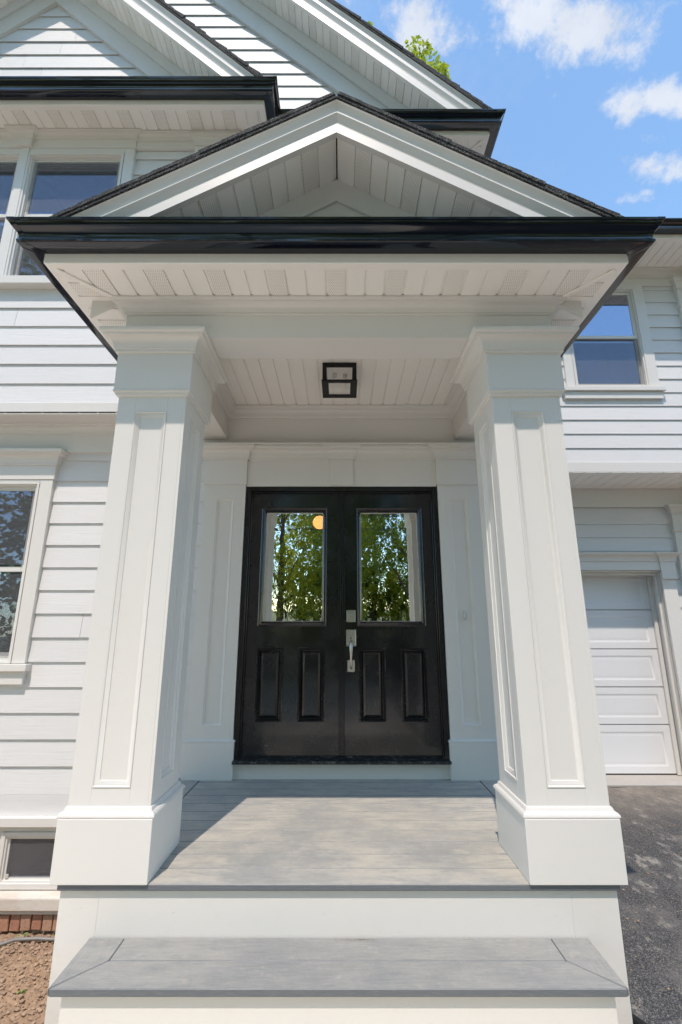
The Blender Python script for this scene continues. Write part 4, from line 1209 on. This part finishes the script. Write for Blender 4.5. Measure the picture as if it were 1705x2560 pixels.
# grit on the driveway
gv = MB()
for i in range(420):
    x, y = rd.uniform(1.22, 2.9), rd.uniform(-1.7, 1.6)
    r = rd.choice((.003, .004, .005, .007)); k = rock(r, i)
    gv.add([(x + a, y + b, GZ - .012 + r * .3 + .006 + c) for a, b, c in k.v], k.f)
go2 = gv.build('grit', 'clod', None)
go2['kind'] = 'stuff'; go2['label'] = 'scattered grit on the driveway'; go2['category'] = 'grit'

# black drain hose end at the foot of the skirt
def tube(pts, rad, n=10):
    rings = []
    for i, p in enumerate(pts):
        p = Vector(p); a = Vector(pts[max(i - 1, 0)]); b = Vector(pts[min(i + 1, len(pts) - 1)])
        t = (b - a).normalized(); u = t.cross(Vector((0, 0, 1)))
        u = u.normalized() if u.length > 1e-4 else Vector((1, 0, 0)); v = u.cross(t)
        rings.append(tube_ring(p, u, v, rad[i] if isinstance(rad, (list, tuple)) else rad, n))
    return MB().rings(rings, True, True)
hs = tube([(1.205, -1.40, GZ + .004), (1.23, -1.46, GZ + .010), (1.27, -1.54, GZ + .010), (1.33, -1.64, GZ + .008), (1.36, -1.75, GZ + .006)], .018).build('drain_hose', 'black_plastic', None, smooth=60)
tag(hs, 'short black hose lying on the driveway by the porch skirt', 'hose')
# grey conduit crossing the soil
cpts = []
for k in range(13):
    t = k / 12; x = -2.75 + t * 1.52; y = -.33 + t * .30 + .01 * math.sin(t * 5)
    cpts.append((x, y, ground_z(x, y) + .006 + .010 * math.sin(t * math.pi)))
cd = tube(cpts, .0105).build('conduit', 'pvc_grey', None, smooth=60)
tag(cd, 'thin grey plastic conduit lying across the soil by the bricks', 'pipe')

# weeds
def weed(x, y, seed, n, size, label):
    r = random.Random(seed); z = ground_z(x, y)
    e = root('weed', (x, y, z), label, 'weed', 'weeds in the soil')
    m = MB()
    for i in range(n):
        a = r.uniform(0, 6.28); l = size * r.uniform(.6, 1.2); w = l * .24; up = r.uniform(.3, 1.0)
        d = Vector((math.cos(a), math.sin(a), 0)); q = Vector((-d.y, d.x, 0))
        o = Vector((x, y, z))
        p1 = o + d * l * .5 + Vector((0, 0, l * .5 * up)); p2 = o + d * l + Vector((0, 0, l * .55 * up))
        m.add([o, p1 + q * w, p2, p1 - q * w + Vector((0, 0, .002))], [(0, 1, 2), (0, 2, 3)])
    m.build('leaves', 'leaf_weed', e)
weed(-2.13, -.10, 1, 12, .034, 'little green weed just under the brick course')
weed(-1.80, -.62, 2, 7, .022, 'tiny green seedling in the open soil near the step')
weed(-1.93, -.07, 3, 7, .022, 'tiny green seedling behind the grey conduit')

# wood shavings on the step
sv = MB()
for i in range(70):
    x = .08 + rd.gauss(0, .05) if i < 50 else rd.uniform(-.9, .85); y = -1.503 - abs(rd.gauss(0, .006))
    a = rd.uniform(0, 3.14); l = rd.uniform(.004, .014)
    dx, dy = math.cos(a) * l, math.sin(a) * l * .5
    sv.add([(x - dx, y - dy, -.1985), (x + dx, y + dy, -.197), (x + dx, y + dy - .0012, -.1965), (x - dx, y - dy - .0012, -.198)], [(0, 1, 2, 3)])
so = sv.build('wood_shavings', 'straw', None)
so['kind'] = 'stuff'; so['label'] = 'loose wood shavings on the step tread'; so['category'] = 'debris'

# =====================================================================================
# TREES, POLES AND WIRES
# =====================================================================================
def leaf_cloud(clusters, n, size, seed, shell=0.55):
    r = random.Random(seed); m = MB()
    tot = sum(c[3] * c[4] * c[5] for c in clusters) if len(clusters[0]) > 5 else sum(c[3] ** 2 for c in clusters)
    for c in clusters:
        k = int(n * c[3] ** 2 / tot)
        for i in range(k):
            while True:
                v = Vector((r.uniform(-1, 1), r.uniform(-1, 1), r.uniform(-1, 1)))
                if .02 < v.length < 1: break
            v = v.normalized() * (v.length ** shell)
            p = Vector(c[:3]) + v * c[3]
            p += Vector((mnoise.noise(p * .9), mnoise.noise(p * .9 + Vector((9, 0, 0))), mnoise.noise(p * .9 + Vector((0, 9, 0))))) * c[3] * .5
            a = Vector((r.gauss(0, 1), r.gauss(0, 1), r.gauss(0, .6))).normalized()
            b = a.cross(Vector((r.gauss(0, 1), r.gauss(0, 1), r.gauss(0, 1)))).normalized()
            s = size * r.uniform(.6, 1.3)
            m.add([p - a * s, p + b * s * .5, p + a * s, p - b * s * .5], [(0, 1, 2, 3)])
    return m
def tree(x, y, h, rad, label, mat, n, size, seed, low=.25, trunk=.22, clusters=None, group=None):
    r = random.Random(seed); z0 = -.62
    t = root('tree', (x, y, z0), label, 'tree', group)
    m = MB(); pts = []
    lean = (r.uniform(-.5, .5), r.uniform(-.5, .5))
    for k in range(9):
        q = k / 8
        pts.append((x + lean[0] * q + .15 * math.sin(q * 5 + seed), y + lean[1] * q, z0 - .2 + q * h * .86))
    m = tube(pts, [trunk * (1.25 if k == 0 else 1 - .85 * k / 8) for k in range(9)], 9)
    if clusters is None:
        clusters = []
        for i in range(17):
            q = low + (1 - low) * (i + .5) / 17
            w = rad * (math.sin(min(1, (q - low) / (1 - low) * 1.02 + .12) * math.pi) ** .6)
            a = i * 2.4 + r.uniform(-.4, .4); d = w * r.uniform(.35, .8)
            clusters.append((x + math.cos(a) * d + lean[0] * q, y + math.sin(a) * d, z0 + q * h * .95, rad * r.uniform(.30, .48)))
    for c in clusters:
        b = Vector(c[:3]); q = max(.12, min(.8, (b.z - z0) / (h * .86) - .18)); i = q * 8; i0 = int(i)
        a = Vector(pts[i0]).lerp(Vector(pts[min(i0 + 1, 8)]), i - i0)
        mid = a.lerp(b, .5) + Vector((0, 0, .04 * h * .3))
        lm = tube([a, mid, b], [trunk * .34, trunk * .2, trunk * .06], 6); m.add(lm.v, lm.f)
    m.build('trunk', 'bark', t, smooth=60)
    leaf_cloud(clusters, n, size, seed).build('crown', mat, t)
    return t

# lime green tree behind the house, its top shows over the gable
def dirpt(px, py, Y):
    u = (px - 852.5) / 1187.3; v = (1280 - py) / 1187.3; th = R(14.13)
    dx, dy, dz = u, math.cos(th) - v * math.sin(th), math.sin(th) + v * math.cos(th)
    k = (Y + 3.86) / dy
    return (-.005 + dx * k, Y, 1.045 + dz * k)
TY = 11.0
cls = []
for px, py, r in ((1042, 128, .55), (1062, 172, .62), (1030, 165, .6), (1090, 205, .5), (1010, 215, .8), (1060, 235, .9), (920, 80, .28), (960, 130, .35), (980, 190, .6), (900, 180, .8), (1000, 300, 1.3), (930, 330, 1.5), (780, 70, 1.4), (700, 130, 1.7), (620, 70, 1.7), (760, 220, 1.8), (850, 260, 1.6), (650, 230, 1.9), (560, 150, 1.7), (520, 300, 1.9), (700, 380, 2.0), (820, 450, 2.0), (900, 470, 1.7)):
    p = dirpt(px, py, TY); cls.append((p[0], p[1], p[2], r))
tree(-.6, TY, 26.5, 3, 'lime green tree rising behind the main gable roof', 'leaf_lime', 26000, .11, 3, clusters=cls, trunk=.35)

# trees across the street, behind the viewer, mirrored in the glass, made taller to cut sky light on the facade
G = 'trees across the street'
tree(-3.2, -17.5, 21, 5.2, 'large yellow green tree across the street, mirrored in the left door pane', 'leaf_spring', 42000, .095, 31, .10, .30, group=G)
tree(-9.5, -19, 21, 5.4, 'spring green tree left of the others across the street', 'leaf_spring', 26000, .13, 32, .10, .3, group=G)
tree(3.4, -14.5, 18, 4.6, 'dark leafed tree mirrored in the right door pane', 'leaf_deep', 32000, .085, 33, .22, .34, group=G)
tree(9.5, -19, 16, 5.0, 'mid green tree right of the dark one across the street', 'leaf_spring', 26000, .13, 34, .12, .28, group=G)
tree(-17, -17, 20, 5.6, 'broad green tree at the far left across the street', 'leaf_deep', 14000, .19, 35, .12, .3, group=G)
tree(17, -16.5, 14, 5.2, 'broad green tree at the far right across the street', 'leaf_deep', 14000, .19, 36, .12, .3, group=G)
tree(1.0, -25, 24, 6.0, 'tall hazy green tree farthest back across the street', 'leaf_spring', 26000, .18, 37, .08, .3, group=G)
for i, (hx, hy, hl) in enumerate(((-13, -25, 13), (1.5, -26, 13), (15, -24.5, 12))):
    hg = root('hedge', (hx, hy, -.62), ('clipped hedge at the left across the street', 'clipped hedge in the middle across the street', 'clipped hedge at the right across the street')[i], 'hedge', 'hedges across the street')
    rr = random.Random(90 + i)
    cl2 = [(hx + rr.uniform(-hl / 2, hl / 2), hy + rr.uniform(-.6, .6), rr.uniform(.1, 4.4), rr.uniform(.8, 1.2)) for _ in range(46)]
    leaf_cloud(cl2, 15000, .15, 70 + i).build('foliage', 'leaf_spring' if i != 1 else 'leaf_deep', hg)
    m = MB()
    for c in cl2:
        tb = tube([(c[0], hy, -.7), (c[0], hy, c[2])], [.05, .02], 5); m.add(tb.v, tb.f)
    m.build('stems', 'bark', hg)
# utility poles and wires
for x, w in ((-24, 'left'), (24, 'right')):
    p = tube([(x, -11.5, -.7), (x, -11.5, 8.2)], [.15, .11], 12)
    e = root('utility_pole', (x, -11.5, -.6), 'wooden utility pole at the %s end of the wires' % w, 'pole', 'utility poles')
    p.build('pole', 'wood_pole', e, smooth=60)
    MB().box(x - .06, x + .06, -12.4, -10.6, 7.4, 7.52).build('crossarm', 'wood_pole', e, bevel=.01)
for i, (y, z) in enumerate(((-12.3, 7.52), (-10.7, 7.52), (-11.5, 6.3), (-11.5, 5.6))):
    pts = [(-24 + 48 * k / 24, y, z + .7 * ((k / 12 - 1) ** 2 - 1)) for k in range(25)]
    w = tube(pts, .022, 5).build('overhead_wire', 'wire', None, smooth=60)
    tag(w, ('far top overhead wire above the street', 'near top overhead wire above the street', 'middle overhead wire below the crossarms', 'lowest overhead wire above the street')[i], 'wire', 'overhead wires')
